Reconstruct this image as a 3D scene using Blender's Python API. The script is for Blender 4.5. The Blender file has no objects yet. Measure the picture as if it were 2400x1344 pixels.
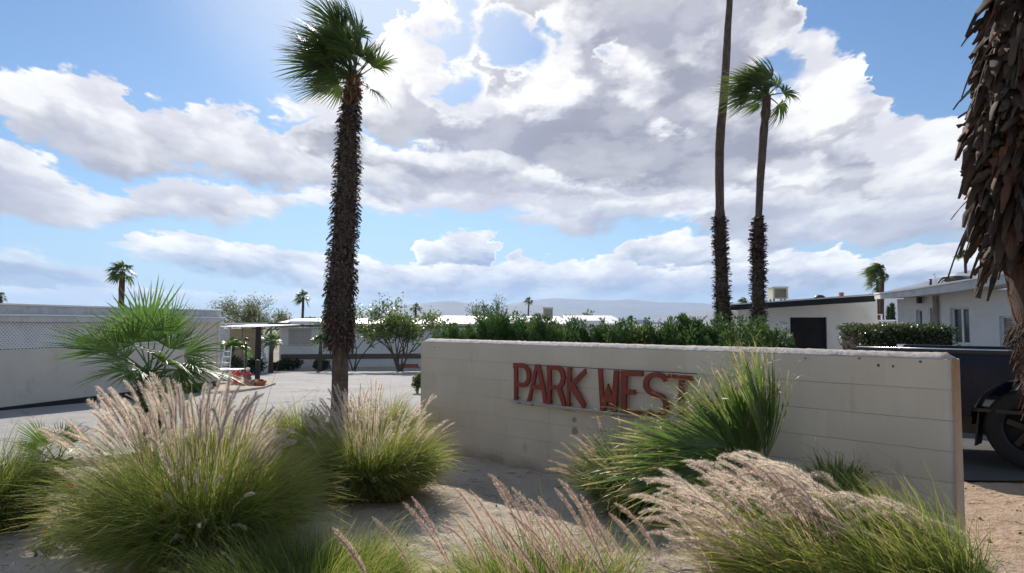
import bpy, bmesh, math, random
import numpy as np
from mathutils import Vector, Matrix
R = math.radians
sc = bpy.context.scene
col = sc.collection
rng = np.random.default_rng(11)
random.seed(5)

# ------------------------------------------------------------ camera geometry
EYE = 1.62; F = 1600.0; HOR = 759.0
TH = math.atan((HOR-672)/F)
def ray(px, py):
    a = (px-1200)/F; b = (672-py)/F
    return Vector((a, math.cos(TH)-b*math.sin(TH), math.sin(TH)+b*math.cos(TH)))
def P(px, py, Y):                       # point of the place that lies Y metres ahead
    d = ray(px, py); d = d*(Y/d.y); return Vector((d.x, d.y, EYE+d.z))
def G(px, py, z=0.0):                   # point on the ground
    d = ray(px, py); d = d*((z-EYE)/d.z); return Vector((d.x, d.y, z))
def XS(px, Y): return (px-1200)/F*Y*1.0
def AE(px, py):
    d = ray(px, py).normalized(); return math.atan2(d.x, d.y), math.asin(d.z)

# ------------------------------------------------------------ tagging
def tag(o, label=None, cat=None, group=None, kind=None):
    if label: o['label'] = label
    if cat: o['category'] = cat
    if group: o['group'] = group
    if kind: o['kind'] = kind
    return o
def thing(name, loc, label, cat, group=None):
    o = bpy.data.objects.new(name, None); col.objects.link(o); o.location = loc
    o.empty_display_size = .1
    return tag(o, label, cat, group)
def world_loc(o):
    v = Vector((0,0,0))
    while o is not None: v += o.location; o = o.parent
    return v
def link(name, me, mat, parent=None, loc=None):
    if mat is not None:
        for m in (mat if isinstance(mat, (list, tuple)) else [mat]): me.materials.append(m)
    o = bpy.data.objects.new(name, me); col.objects.link(o)
    if parent: o.parent = parent
    if loc is not None: o.location = loc
    return o

def np_mesh(name, V, Fc, mat, parent=None, attrs=None, smooth=False, loc=None, midx=None, rel=True):
    """V (N,3) world coordinates, Fc (M,k) index array (or list of such arrays)."""
    V = np.asarray(V, dtype=np.float64).reshape(-1, 3)
    if loc is not None: V = V - np.array(loc)
    elif parent is not None and rel: V = V - np.array(world_loc(parent))
    fl = Fc if isinstance(Fc, list) else [Fc]
    fl = [np.asarray(f, dtype=np.int32) for f in fl if len(f)]
    me = bpy.data.meshes.new(name)
    me.vertices.add(len(V)); me.vertices.foreach_set('co', V.astype(np.float32).ravel())
    li = np.concatenate([f.ravel() for f in fl]); me.loops.add(len(li)); me.loops.foreach_set('vertex_index', li)
    ct = np.concatenate([np.full(len(f), f.shape[1], np.int32) for f in fl])
    st = np.concatenate([[0], np.cumsum(ct)[:-1]]).astype(np.int32)
    me.polygons.add(len(ct)); me.polygons.foreach_set('loop_start', st); me.polygons.foreach_set('loop_total', ct)
    if smooth: me.polygons.foreach_set('use_smooth', np.ones(len(ct), bool))
    if midx is not None: me.polygons.foreach_set('material_index', np.asarray(midx, np.int32))
    if attrs:
        for k, a in attrs.items():
            at = me.attributes.new(k, 'FLOAT', 'POINT'); at.data.foreach_set('value', np.asarray(a, np.float32).ravel())
    me.update(calc_edges=True); me.validate()
    o = link(name, me, mat, parent)
    if loc is not None: o.location = loc
    return o

class MB:
    """collects boxes, prisms, tubes; build() links them as ONE object"""
    def __init__(s): s.v = []; s.f = []; s.m = []; s.sm = []
    def add(s, vs, fs, mi=0, smooth=False):
        b = len(s.v); s.v += [tuple(v) for v in vs]
        for f in fs: s.f.append([b+i for i in f]); s.m.append(mi); s.sm.append(smooth)
    def box(s, a, b, mi=0):
        x0,y0,z0 = a; x1,y1,z1 = b
        s.add([(x0,y0,z0),(x1,y0,z0),(x1,y1,z0),(x0,y1,z0),(x0,y0,z1),(x1,y0,z1),(x1,y1,z1),(x0,y1,z1)],
              [(0,3,2,1),(4,5,6,7),(0,1,5,4),(1,2,6,5),(2,3,7,6),(3,0,4,7)], mi)
    def obox(s, o, ux, uy, uz, a, b, mi=0):
        """box in a local frame: o origin, ux/uy/uz axes; a,b corners in it"""
        o=Vector(o); ux=Vector(ux); uy=Vector(uy); uz=Vector(uz)
        c=[]
        for z in (a[2],b[2]):
            for (x,y) in ((a[0],a[1]),(b[0],a[1]),(b[0],b[1]),(a[0],b[1])): c.append(o+ux*x+uy*y+uz*z)
        s.add(c, [(0,3,2,1),(4,5,6,7),(0,1,5,4),(1,2,6,5),(2,3,7,6),(3,0,4,7)], mi)
    def hexa(s, c, mi=0):   # 8 corners: bottom 4, top 4
        s.add(c, [(0,3,2,1),(4,5,6,7),(0,1,5,4),(1,2,6,5),(2,3,7,6),(3,0,4,7)], mi)
    def tube(s, pts, rad, n=8, mi=0, caps=True, smooth=True):
        pts=[Vector(p) for p in pts]; k=len(pts)
        if not hasattr(rad,'__len__'): rad=[rad]*k
        vs=[]; 
        for i,p in enumerate(pts):
            t=(pts[min(i+1,k-1)]-pts[max(i-1,0)]).normalized()
            a=Vector((1,0,0)) if abs(t.x)<.8 else Vector((0,1,0))
            u=t.cross(a).normalized(); w=t.cross(u)
            for j in range(n):
                an=2*math.pi*j/n; vs.append(p+(u*math.cos(an)+w*math.sin(an))*rad[i])
        fs=[]
        for i in range(k-1):
            for j in range(n): fs.append((i*n+j,i*n+(j+1)%n,(i+1)*n+(j+1)%n,(i+1)*n+j))
        if caps: fs.append(tuple(range(n))[::-1]); fs.append(tuple((k-1)*n+j for j in range(n)))
        s.add(vs, fs, mi, smooth)
    def lathe(s, c, prof, n=16, mi=0, axis='z', smooth=True):
        c=Vector(c); vs=[]; k=len(prof)
        for (r,h) in prof:
            for j in range(n):
                an=2*math.pi*j/n; a=r*math.cos(an); b=r*math.sin(an)
                vs.append(c+(Vector((a,b,h)) if axis=='z' else Vector((h,a,b)) if axis=='x' else Vector((a,h,b))))
        fs=[(i*n+j,i*n+(j+1)%n,(i+1)*n+(j+1)%n,(i+1)*n+j) for i in range(k-1) for j in range(n)]
        fs.append(tuple(range(n))[::-1]); fs.append(tuple((k-1)*n+j for j in range(n)))
        s.add(vs, fs, mi, smooth)
    def build(s, name, mat, parent=None, bevel=0):
        off = world_loc(parent) if parent else Vector((0,0,0))
        me = bpy.data.meshes.new(name)
        me.from_pydata([tuple(Vector(v)-off) for v in s.v], [], s.f)
        for p,m,sm in zip(me.polygons, s.m, s.sm): p.material_index=m; p.use_smooth=sm
        bm=bmesh.new(); bm.from_mesh(me); bmesh.ops.recalc_face_normals(bm, faces=bm.faces)
        if bevel:
            es=[e for e in bm.edges if e.is_manifold and len(e.link_faces)==2 and e.calc_face_angle(0)>.6]
            bmesh.ops.bevel(bm, geom=es, offset=bevel, segments=2, profile=.6, affect='EDGES', clamp_overlap=True)
        bm.to_mesh(me); bm.free(); me.update()
        return link(name, me, mat, parent)

# ------------------------------------------------------------ node helpers
class NT:
    def __init__(s, tree): s.t=tree; s.n=tree.nodes; s.l=tree.links
    def new(s, typ, **kw):
        n=s.n.new(typ)
        for k,v in kw.items(): setattr(n,k,v)
        return n
    def put(s, inp, v):
        if v is None: return
        if isinstance(v, bpy.types.NodeSocket): s.l.new(v, inp)
        else:
            if isinstance(v,(tuple,list)) and inp.type=='RGBA' and len(v)==3: v=(*v,1)
            inp.default_value=v
    def math(s, op, a, b=None, c=None, clamp=False):
        n=s.new('ShaderNodeMath', operation=op, use_clamp=clamp)
        s.put(n.inputs[0],a); s.put(n.inputs[1],b)
        if c is not None: s.put(n.inputs[2],c)
        return n.outputs[0]
    def vmath(s, op, a, b=None, sc_=None):
        n=s.new('ShaderNodeVectorMath', operation=op); s.put(n.inputs[0],a)
        if b is not None: s.put(n.inputs[1],b)
        if sc_ is not None: s.put(n.inputs[3],sc_)
        return n.outputs['Value'] if op in('LENGTH','DOT_PRODUCT','DISTANCE') else n.outputs[0]
    def ramp01(s, v, a, b, c=0.0, d=1.0, smooth=True):
        n=s.new('ShaderNodeMapRange', interpolation_type='SMOOTHSTEP' if smooth else 'LINEAR'); n.clamp=True
        for i,x in enumerate((v,a,b,c,d)): s.put(n.inputs[i],x)
        return n.outputs[0]
    def noise(s, vec, scale, det=4, rough=.5, dist=0, out=0, lac=2):
        n=s.new('ShaderNodeTexNoise'); s.put(n.inputs['Vector'],vec); s.put(n.inputs['Scale'],scale)
        n.inputs['Detail'].default_value=det; n.inputs['Roughness'].default_value=rough; n.inputs['Distortion'].default_value=dist
        n.inputs['Lacunarity'].default_value=lac
        return n.outputs[out]
    def mix(s, f, a, b, typ='MIX'):
        n=s.new('ShaderNodeMix', data_type='RGBA', blend_type=typ); n.clamp_factor=True
        s.put(n.inputs[0],f); s.put(n.inputs[6],a); s.put(n.inputs[7],b); return n.outputs[2]
    def comb(s,x,y,z):
        n=s.new('ShaderNodeCombineXYZ')
        for i,v in enumerate((x,y,z)): s.put(n.inputs[i],v)
        return n.outputs[0]
    def sep(s,v):
        n=s.new('ShaderNodeSeparateXYZ'); s.put(n.inputs[0],v); return n.outputs
    def ramp(s, v, stops, interp='LINEAR'):
        n=s.new('ShaderNodeValToRGB'); s.put(n.inputs[0],v); cr=n.color_ramp; cr.interpolation=interp
        while len(cr.elements)<len(stops): cr.elements.new(.5)
        for e,(p,c) in zip(cr.elements, stops): e.position=p; e.color=(*c,1) if len(c)==3 else c
        return n.outputs[0]
    def attr(s,name): 
        n=s.new('ShaderNodeAttribute'); n.attribute_name=name; return n.outputs['Fac']
    def bump(s,h,strength=.3,dist=.01,normal=None):
        n=s.new('ShaderNodeBump'); s.put(n.inputs['Height'],h); n.inputs['Strength'].default_value=strength
        n.inputs['Distance'].default_value=dist
        if normal is not None: s.put(n.inputs['Normal'],normal)
        return n.outputs[0]

def srgb(r,g,b):
    f=lambda c:(c/255/12.92 if c/255<=.04045 else ((c/255+.055)/1.055)**2.4)
    return (f(r),f(g),f(b))
# ------------------------------------------------------------ sun + sky
SUN_AZ = -11.5; SUN_EL = 31.0           # azimuth from straight ahead (+Y), clockwise
w = bpy.data.worlds.new("World"); sc.world = w; w.use_nodes = True
def build_sky():
    t = NT(w.node_tree); t.n.clear()
    out = t.new('ShaderNodeOutputWorld'); bg = t.new('ShaderNodeBackground')
    sky = t.new('ShaderNodeTexSky', sky_type='NISHITA', sun_disc=False)
    sky.sun_elevation=R(SUN_EL); sky.sun_rotation=R(SUN_AZ); sky.altitude=150; sky.air_density=1.15; sky.dust_density=.25; sky.ozone_density=2.2
    SK=.076
    tc=t.new('ShaderNodeTexCoord'); d=tc.outputs['Generated']
    s=t.sep(t.vmath('NORMALIZE', d))
    az=t.math('ARCTAN2', s[0], s[1]); el=t.math('ARCSINE', s[2])
    # self-similar cloud coordinates: features shrink and flatten towards the horizon
    e1=t.math('ADD', t.math('MAXIMUM', el, 0.0), .16)
    u=t.math('DIVIDE', az, t.math('POWER', e1, .6)); v=t.math('MULTIPLY', t.math('LOGARITHM', e1, math.e), 1.25)
    q=t.comb(u, v, 0.0)
    n1=t.noise(q, 3.2, 2, .5, out=1); n2=t.noise(q, 9.0, 5, .60, out=1); n3=t.noise(q, 4.5, 6, .62); 
    def cen(c): return t.vmath('SUBTRACT', c, (.5,.5,.5))
    ks=t.math('MULTIPLY', e1, 1.0)
    w1=t.vmath('SCALE', cen(n1), sc_=t.math('MULTIPLY', ks, .11))
    w2=t.vmath('SCALE', cen(n2), sc_=t.math('MULTIPLY', ks, .21))
    wsum=t.sep(t.vmath('ADD', w1, w2))
    azw=t.math('ADD', az, t.math('MULTIPLY', wsum[0], 1.3)); elw=t.math('ADD', el, wsum[1])
    n3c=t.math('SUBTRACT', n3, .5)
    # ridged billows: bright creases seen through the banks
    n4=t.noise(t.vmath('ADD', q, (3.7,9.1,0)), 6.0, 5, .55)
    bil=t.math('ABSOLUTE', t.math('SUBTRACT', n4, .5))
    n5=t.noise(t.vmath('ADD', q, (13.7,2.1,0)), 2.6, 3, .5)
    n5c=t.math('SUBTRACT', n5, .5)
    whn=t.ramp01(n4,.42,.60,0,1); grn=t.ramp01(n5,.40,.66,0,1)
    A0=R(-50); A1=R(50); E0=-.12; E1_=.62
    uu=t.ramp01(azw, A0, A1, smooth=False)
    def curve(pts):
        n=t.new('ShaderNodeFloatCurve'); t.put(n.inputs['Value'], uu); c=n.mapping.curves[0]
        xs=[]
        for (px,py) in pts:
            a,e=AE(px,py); xs.append(((a-A0)/(A1-A0), (e-E0)/(E1_-E0)))
        xs.sort()
        xs=[p for p in xs if 0<=p[0]<=1]
        if xs[0][0]>0: xs.insert(0,(0,xs[0][1]))
        if xs[-1][0]<1: xs.append((1,xs[-1][1]))
        c.points[0].location=xs[0]; c.points[1].location=xs[-1]
        for p in xs[1:-1]: c.points.new(*p)
        for p in c.points: p.handle_type='VECTOR'
        n.mapping.use_clip=False; n.mapping.update()
        return t.math('ADD', t.math('MULTIPLY', n.outputs[0], E1_-E0), E0)
    def blob(px,py,rx,ry,rot=0,soft=.35):
        a,e=AE(px,py); m=t.new('ShaderNodeMapping', vector_type='TEXTURE')
        t.put(m.inputs['Vector'], t.comb(azw,elw,0.0)); m.inputs['Location'].default_value=(a,e,0)
        m.inputs['Rotation'].default_value=(0,0,R(rot)); m.inputs['Scale'].default_value=(rx/F,ry/F,1)
        return t.ramp01(t.vmath('LENGTH', m.outputs[0]), 1.0, soft, 0, 1)
    # blue
    skyc=t.vmath('SCALE', sky.outputs[0], sc_=SK)
    skyc=t.mix(1.0, skyc, (.74,.93,1.14), 'MULTIPLY')
    # pale haze towards the horizon
    hz=t.ramp01(el, .20, .0, 0, .62)
    color=t.mix(hz, skyc, (.36,.54,.78))
    W=(.90,.89,.88); 
    front=t.ramp01(t.math('ABSOLUTE', az), 1.5, 1.05)
    def layer(color, top, bot, gray, rim=(.012,.075), soft=.010, softb=.02, op=1.0, holes=None, amp=.10, white=W, fil=.0, adds=None):
        T=curve(top); B=curve(bot)
        dd=t.math('SUBTRACT', T, elw)
        bb=t.math('SUBTRACT', elw, B)
        core=t.math('ADD', dd, t.math('ADD', t.math('MULTIPLY', n3c, amp*.45), t.math('MULTIPLY', n5c, amp*.8)))
        a=t.math('MULTIPLY', t.ramp01(t.math('ADD', dd, t.math('MULTIPLY', n3c, fil)), 0.0, soft), t.ramp01(bb, 0.0, softb))
        a=t.math('MULTIPLY', t.math('MULTIPLY', a, op), front)
        g=t.ramp01(core, rim[0], rim[1])
        # bright creases
        g=t.math('MULTIPLY', g, t.ramp01(bil, .0, .07, .90, 1.0))
        g=t.math('MULTIPLY', g, t.ramp01(n4, .34, .58, .74, 1.0))
        if holes:
            hs=None
            for h in holes:
                q_=t.math('MULTIPLY', blob(*h[:-1],soft=0.0), h[-1]); hs=q_ if hs is None else t.math('MAXIMUM', hs, q_)
            hv=t.math('ADD', hs, t.math('ADD', t.math('MULTIPLY', n3c, 2.4), t.math('MULTIPLY', t.math('SUBTRACT', n4, .5), 2.2)))
            hv=t.math('MULTIPLY', hv, t.ramp01(hs, .0, .12))
            a=t.math('MULTIPLY', a, t.ramp01(hv, .26, .80, 1, .06)); g=t.math('SUBTRACT', g, t.ramp01(hv, -.05, .30), clamp=True)
        if adds:
            for h in adds: g=t.math('SUBTRACT', g, t.math('MULTIPLY', blob(*h[:-1]), h[-1]), clamp=True)
        c=t.mix(g, t.mix(whn, white, tuple(x*.74 for x in white[:2])+(white[2]*.80,)), t.mix(grn, gray, tuple(min(1,x*1.28) for x in gray)))
        return t.mix(a, color, c)
    Gm=srgb(156,156,170); Gd=srgb(142,142,156); Gl=srgb(162,162,176); Gb=srgb(130,145,172)
    # high cloud over the frame, around the sun and, added unseen, behind the viewer
    gen=t.math('ADD', t.noise(t.comb(t.math('MULTIPLY', s[0], 1.0), s[1], s[2]), 2.4, 7, .55), 0.0)
    ga=t.math('MULTIPLY', t.ramp01(gen, .48, .62, 0, .60), t.math('MAXIMUM', t.math('SUBTRACT', 1.0, front), t.ramp01(el, .56, .68)))  # unseen cover behind the viewer, added for brighter, more neutral ambient light
    color=t.mix(ga, color, t.mix(t.ramp01(gen,.52,.70), W, Gm))
    # lowest far banks
    color=layer(color, [(-300,545),(0,583),(60,588),(130,603),(250,632),(320,655),(420,690),(560,700),(640,675),(760,640),(800,655),(900,690)],
                [(-300,705),(900,720)], Gb, rim=(.008,.035), amp=.05, soft=.016, op=.93, softb=.03, white=(.95,.93,.89))
    color=layer(color, [(780,690),(820,662),(880,650),(940,640),(965,610),(990,560),(1005,545),(1060,540),(1110,535),(1160,545),(1215,570),(1200,600),(1160,625),(1190,650),(1250,662),(1310,658),(1350,640),(1385,608),(1430,588),(1480,560),(1540,543),(1600,532),(1660,545),(1750,560),(1830,590),(1900,590),(1960,560),(2020,600),(2100,595),(2180,568),(2300,556),(2800,540)],
                [(700,735),(1700,730),(2800,720)], Gb, rim=(.002,.05), soft=.006, amp=.03, op=.96, softb=.04, white=(1.06,1.03,.97))
    color=layer(color, [(120,585),(200,570),(260,562),(330,548),(400,545),(500,545),(560,562),(650,578),(700,588),(770,603),(900,615)],
                [(120,578),(250,585),(330,612),(450,640),(600,665),(770,685),(900,700)], Gb, rim=(.004,.046), amp=.04, soft=.006, softb=.02, op=.93, white=(1.04,1.02,.98))
    # middle bank right of centre
    color=layer(color, [(1120,515),(1160,492),(1200,500),(1260,480),(1300,450),(1500,430),(1700,420),(2100,420),(2800,400)],
                [(1120,500),(1250,548),(1330,572),(1400,560),(1480,535),(1560,520),(1610,530),(1700,575),(1800,615),(1950,575),(2080,600),(2200,575),(2800,565)], Gl, rim=(.0,.06), amp=.16, soft=.01, op=.95, fil=.02,
                adds=[(1900,520,130,40,0,.5),(1600,500,80,25,0,.6)])
    # left banks
    color=layer(color, [(-900,300),(-300,300),(0,312),(80,362),(180,408),(215,432),(260,440),(300,422),(360,408),(500,412),(620,435),(720,440),(900,440)],
                [(-900,560),(-300,545),(0,532),(250,537),(400,528),(520,535),(640,522),(700,500),(900,500)], Gl, rim=(.0,.068), amp=.09, soft=.01, softb=.018)
    color=layer(color, [(-900,230),(-300,180),(0,146),(130,148),(200,176),(285,206),(325,250),(360,232),(450,246),(540,260),(600,268),(650,296),(760,310),(900,330)],
                [(-900,380),(-300,350),(0,300),(60,360),(150,392),(250,408),(500,418),(620,440),(740,460),(900,470)], Gm, rim=(.005,.105), amp=.10, soft=.009, softb=.016)
    # central bank: lower tongue then the great mass
    color=layer(color, [(640,300),(740,270),(800,250),(860,320),(930,345),(1020,362),(1100,368),(1180,380),(1240,388),(1300,392),(1400,420),(1500,440),(1640,470),(1800,490)],
                [(640,330),(740,385),(860,412),(960,432),(1070,458),(1150,456),(1230,450),(1350,455),(1500,480),(1600,490),(1800,500)], Gd, rim=(.002,.040), amp=.05, soft=.008)
    color=layer(color, [(600,260),(640,236),(700,242),(760,213),(800,214),(840,165),(880,80),(915,30),(940,-60),(960,-300),(1820,-300),(1860,-40),(1885,60),(1950,62),(2015,85),(2030,150),(2045,230),(2070,262),(2110,290),(2200,310),(2270,315),(2500,330),(2900,350)],
                [(600,240),(660,300),(740,330),(830,300),(900,338),(1000,355),(1100,366),(1180,378),(1260,400),(1400,430),(1600,445),(1750,458),(1900,460),(2100,478),(2300,505),(2900,520)], Gd, rim=(.02,.17), amp=.20, soft=.018, softb=.016, fil=.03,
                holes=[(1085,20,100,85,0,1),(1060,100,80,70,10,.95),(1190,110,140,85,-15,1.0),(1285,90,70,60,0,.8),(1085,190,100,60,-20,.95),(1010,40,60,70,0,.7),(1990,200,80,60,0,.6),(1960,240,60,40,0,.6),(2180,200,180,100,0,1),(2110,215,90,80,0,.9),(700,297,80,32,15,.8),(1840,190,70,80,0,.62),(1450,130,60,50,0,.5),(745,215,80,30,0,.6)],
                adds=[(960,90,100,120,10,.9),(1000,215,120,45,-25,.85),(1150,235,170,50,12,.9),(1310,90,130,60,30,.75),(1300,190,90,110,20,.85),(1500,190,110,70,-30,.75),(1640,120,60,60,0,.5),(1700,240,90,60,0,.4),(1545,300,60,25,0,.8),(1800,80,60,60,0,.4),(1880,150,120,90,0,.85),(1900,270,110,70,20,.7),(1850,400,130,50,0,.8),(2100,330,130,40,0,.8),(2000,400,60,20,0,.3),(740,260,80,60,0,.8),(1270,270,60,25,0,.6),(1660,20,80,40,0,.3)])
    # glow of the hidden sun in thin cloud
    sd=Vector((math.sin(R(SUN_AZ))*math.cos(R(SUN_EL)), math.cos(R(SUN_AZ))*math.cos(R(SUN_EL)), math.sin(R(SUN_EL))))
    dp=t.vmath('DOT_PRODUCT', t.vmath('NORMALIZE', d), tuple(sd))
    gl=t.ramp01(dp, .95, 1.0, 0, .40)
    color=t.mix(gl, color, (.95,.94,.92))
    t.put(bg.inputs[0], color); bg.inputs[1].default_value=1.0
    t.l.new(bg.outputs[0], out.inputs[0])
build_sky()
w.cycles.sampling_method='MANUAL'; w.cycles.sample_map_resolution=512
sl = bpy.data.lights.new('sun', 'SUN'); sl.energy=4.8; sl.angle=R(.6); sl.color=(1.0,.93,.84)
so = bpy.data.objects.new('sun', sl); col.objects.link(so)
so.rotation_euler = Vector((math.sin(R(SUN_AZ))*math.cos(R(SUN_EL)), math.cos(R(SUN_AZ))*math.cos(R(SUN_EL)), math.sin(R(SUN_EL)))).to_track_quat('Z','Y').to_euler()
so.location=(-20,60,40)

cam = bpy.data.cameras.new('camera'); co = bpy.data.objects.new('camera', cam); col.objects.link(co)
co.location=(0,0,EYE); co.rotation_euler=(R(90)+TH,0,0); cam.sensor_width=36; cam.lens=36*F/2400; cam.clip_start=.05; cam.clip_end=40000
sc.camera=co
sc.view_settings.view_transform='Standard'; sc.view_settings.look='None'; sc.view_settings.exposure=.24; sc.view_settings.gamma=1
sc.cycles.use_denoising=True
sc.cycles.adaptive_threshold=.02; sc.cycles.max_bounces=7; sc.cycles.transparent_max_bounces=8; sc.cycles.volume_bounces=1
# ------------------------------------------------------------ terrain and the sign wall frame
def zt(y):
    y = np.asarray(y, float); return -.036*np.clip(y-7, 0, 43) + .0
def GT(px, py):                          # ground point under a sight line on the falling terrain
    d = ray(px, py); Y = 5.0
    for _ in range(60): Y = max(.5, (float(zt(Y))-EYE)/d.z*d.y)*.5+Y*.5
    return Vector((d.x/d.y*Y, Y, float(zt(Y))))
def on(px, Y): return Vector((P(px, 759, Y).x, Y, float(zt(Y))))   # stands on the ground, Y metres ahead
CURB = [(-24,-7.9),(-5.72,7.62),(-5.13,8.12),(-4.5,9.0),(-3.9,10.6),(-3.2,12.2),(-2.2,13.0),(0,13.3),(3,13.6),(5,17),(7,19),(60,19.5)]
def yb(x): return np.interp(x, [c[0] for c in CURB], [c[1] for c in CURB])
W0 = G(987, 802, 1.38); W1 = G(2229, 844, 1.38)
WALL_LEN = (Vector((W1.x, W1.y))-Vector((W0.x, W0.y))).length
WD = Vector((W1.x-W0.x, W1.y-W0.y, 0)).normalized(); WB = Vector((-WD.y, WD.x, 0)); WANG = math.atan2(WD.y, WD.x)
WALL_L_OFF = -(WALL_LEN % .4064)+.2032
WO = Vector((W0.x, W0.y, 0))
def WL(px, py, off=0.0):                 # sight line meets the wall's face (off metres in front) -> wall coordinates
    d = ray(px, py); o = Vector((0,0,EYE)); n = -WB
    t = ((WO+n*off)-o).dot(n)/d.dot(n); p = o+d*t; return (p-WO).dot(WD), p.z
def gz(x, y):
    """height of the soil"""
    x = np.asarray(x, float); y = np.asarray(y, float)
    inb = np.clip((yb(x)-y)/1.2, 0, 1)*np.clip((60-np.abs(x))/5,0,1)
    near = np.clip((14-y)/4, 0, 1)
    z = zt(y) + inb*near*(.055 + .03*np.sin(x*1.3+y*.7)*np.cos(y*1.1-x*.4) + .018*np.sin(x*4.1+1.3*np.sin(y*3.3))*np.sin(y*4.7+x))
    return z - .035*(1-inb)
STAINS = [(1346,984,.045,.035,(.28,.20,.15),.75),(1347,1011,.060,.055,(.26,.18,.14),.8),(1019,814,.012,.012,(.15,.1,.08),.9),(1029,814,.012,.012,(.15,.1,.08),.9),
          (2059,857,.014,.014,(.12,.09,.07),1),(2093,859,.014,.014,(.12,.09,.07),1),(2157,848,.014,.012,(.12,.09,.07),1),(1888,840,.012,.012,(.2,.15,.12),.9),(2014,840,.014,.012,(.2,.15,.12),.9),
          (1217,944,.05,.016,(.20,.17,.10),.8),(1247,949,.03,.016,(.20,.17,.10),.8),(1330,962,.16,.010,(.22,.19,.13),.6),(1160,1075,.22,.06,(.36,.30,.24),.5),(1240,1090,.12,.08,(.50,.36,.28),.5),(1450,975,.22,.010,(.22,.19,.13),.6),(1230,1050,.05,.07,(.45,.37,.33),.5)]
# ------------------------------------------------------------ materials
M = {}
def new_mat(name):
    m = bpy.data.materials.new(name); m.use_nodes = True; t = NT(m.node_tree)
    b = t.n['Principled BSDF']; M[name] = m; return m, t, b
def mat(name, c, rough=.7, var=.18, scale=6, bump=.15, bscale=40, bdist=.004, metal=0, dirt=None, spec=.5, dscale=1.5, coat=0):
    m, t, b = new_mat(name); oc = t.new('ShaderNodeTexCoord').outputs['Object']
    n = t.noise(oc, scale, 6, .6); n2 = t.noise(oc, bscale, 4, .6)
    hi = tuple(min(1, x*(1+var)) for x in c); lo = tuple(x*(1-var) for x in c)
    cc = t.mix(t.ramp01(n, .3, .7), lo, hi)
    if dirt: cc = t.mix(t.ramp01(t.noise(oc, dscale, 8, .68), .52, .74, 0, .75), cc, dirt)
    t.put(b.inputs['Base Color'], cc)
    t.put(b.inputs['Roughness'], t.ramp01(n, .2, .8, max(.02, rough-.08), min(1, rough+.1)))
    b.inputs['Metallic'].default_value = metal; b.inputs['Specular IOR Level'].default_value = spec
    if coat: b.inputs['Coat Weight'].default_value = coat; b.inputs['Coat Roughness'].default_value = .06
    if bump: t.put(b.inputs['Normal'], t.bump(n2, bump, bdist))
    return m
def leaf_mat(name, stops, trans=.45, tmul=1.5, rough=.5, tip=None, tipat=(.7, 1.0), spec=.4, base=None):
    """stops: colours over the per-blade random value; tip: colour of dry tips"""
    m, t, b = new_mat(name)
    c = t.ramp(t.attr('rnd'), stops)
    if base: c = t.mix(t.ramp01(t.attr('tt'), 0.0, .35), base, c)
    if tip: c = t.mix(t.ramp01(t.attr('tt'), *tipat), c, tip)
    t.put(b.inputs['Base Color'], c); b.inputs['Roughness'].default_value = rough; b.inputs['Specular IOR Level'].default_value = spec
    tr = t.new('ShaderNodeBsdfTranslucent'); t.put(tr.inputs[0], t.mix(1.0, c, (tmul, tmul, tmul*.75), 'MULTIPLY'))
    mx = t.new('ShaderNodeMixShader'); mx.inputs[0].default_value = trans
    t.l.new(b.outputs[0], mx.inputs[1]); t.l.new(tr.outputs[0], mx.inputs[2]); t.l.new(mx.outputs[0], t.n['Material Output'].inputs[0])
    for n in t.n:
        if n.type == 'MIX': n.clamp_result = False
    return m

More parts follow.
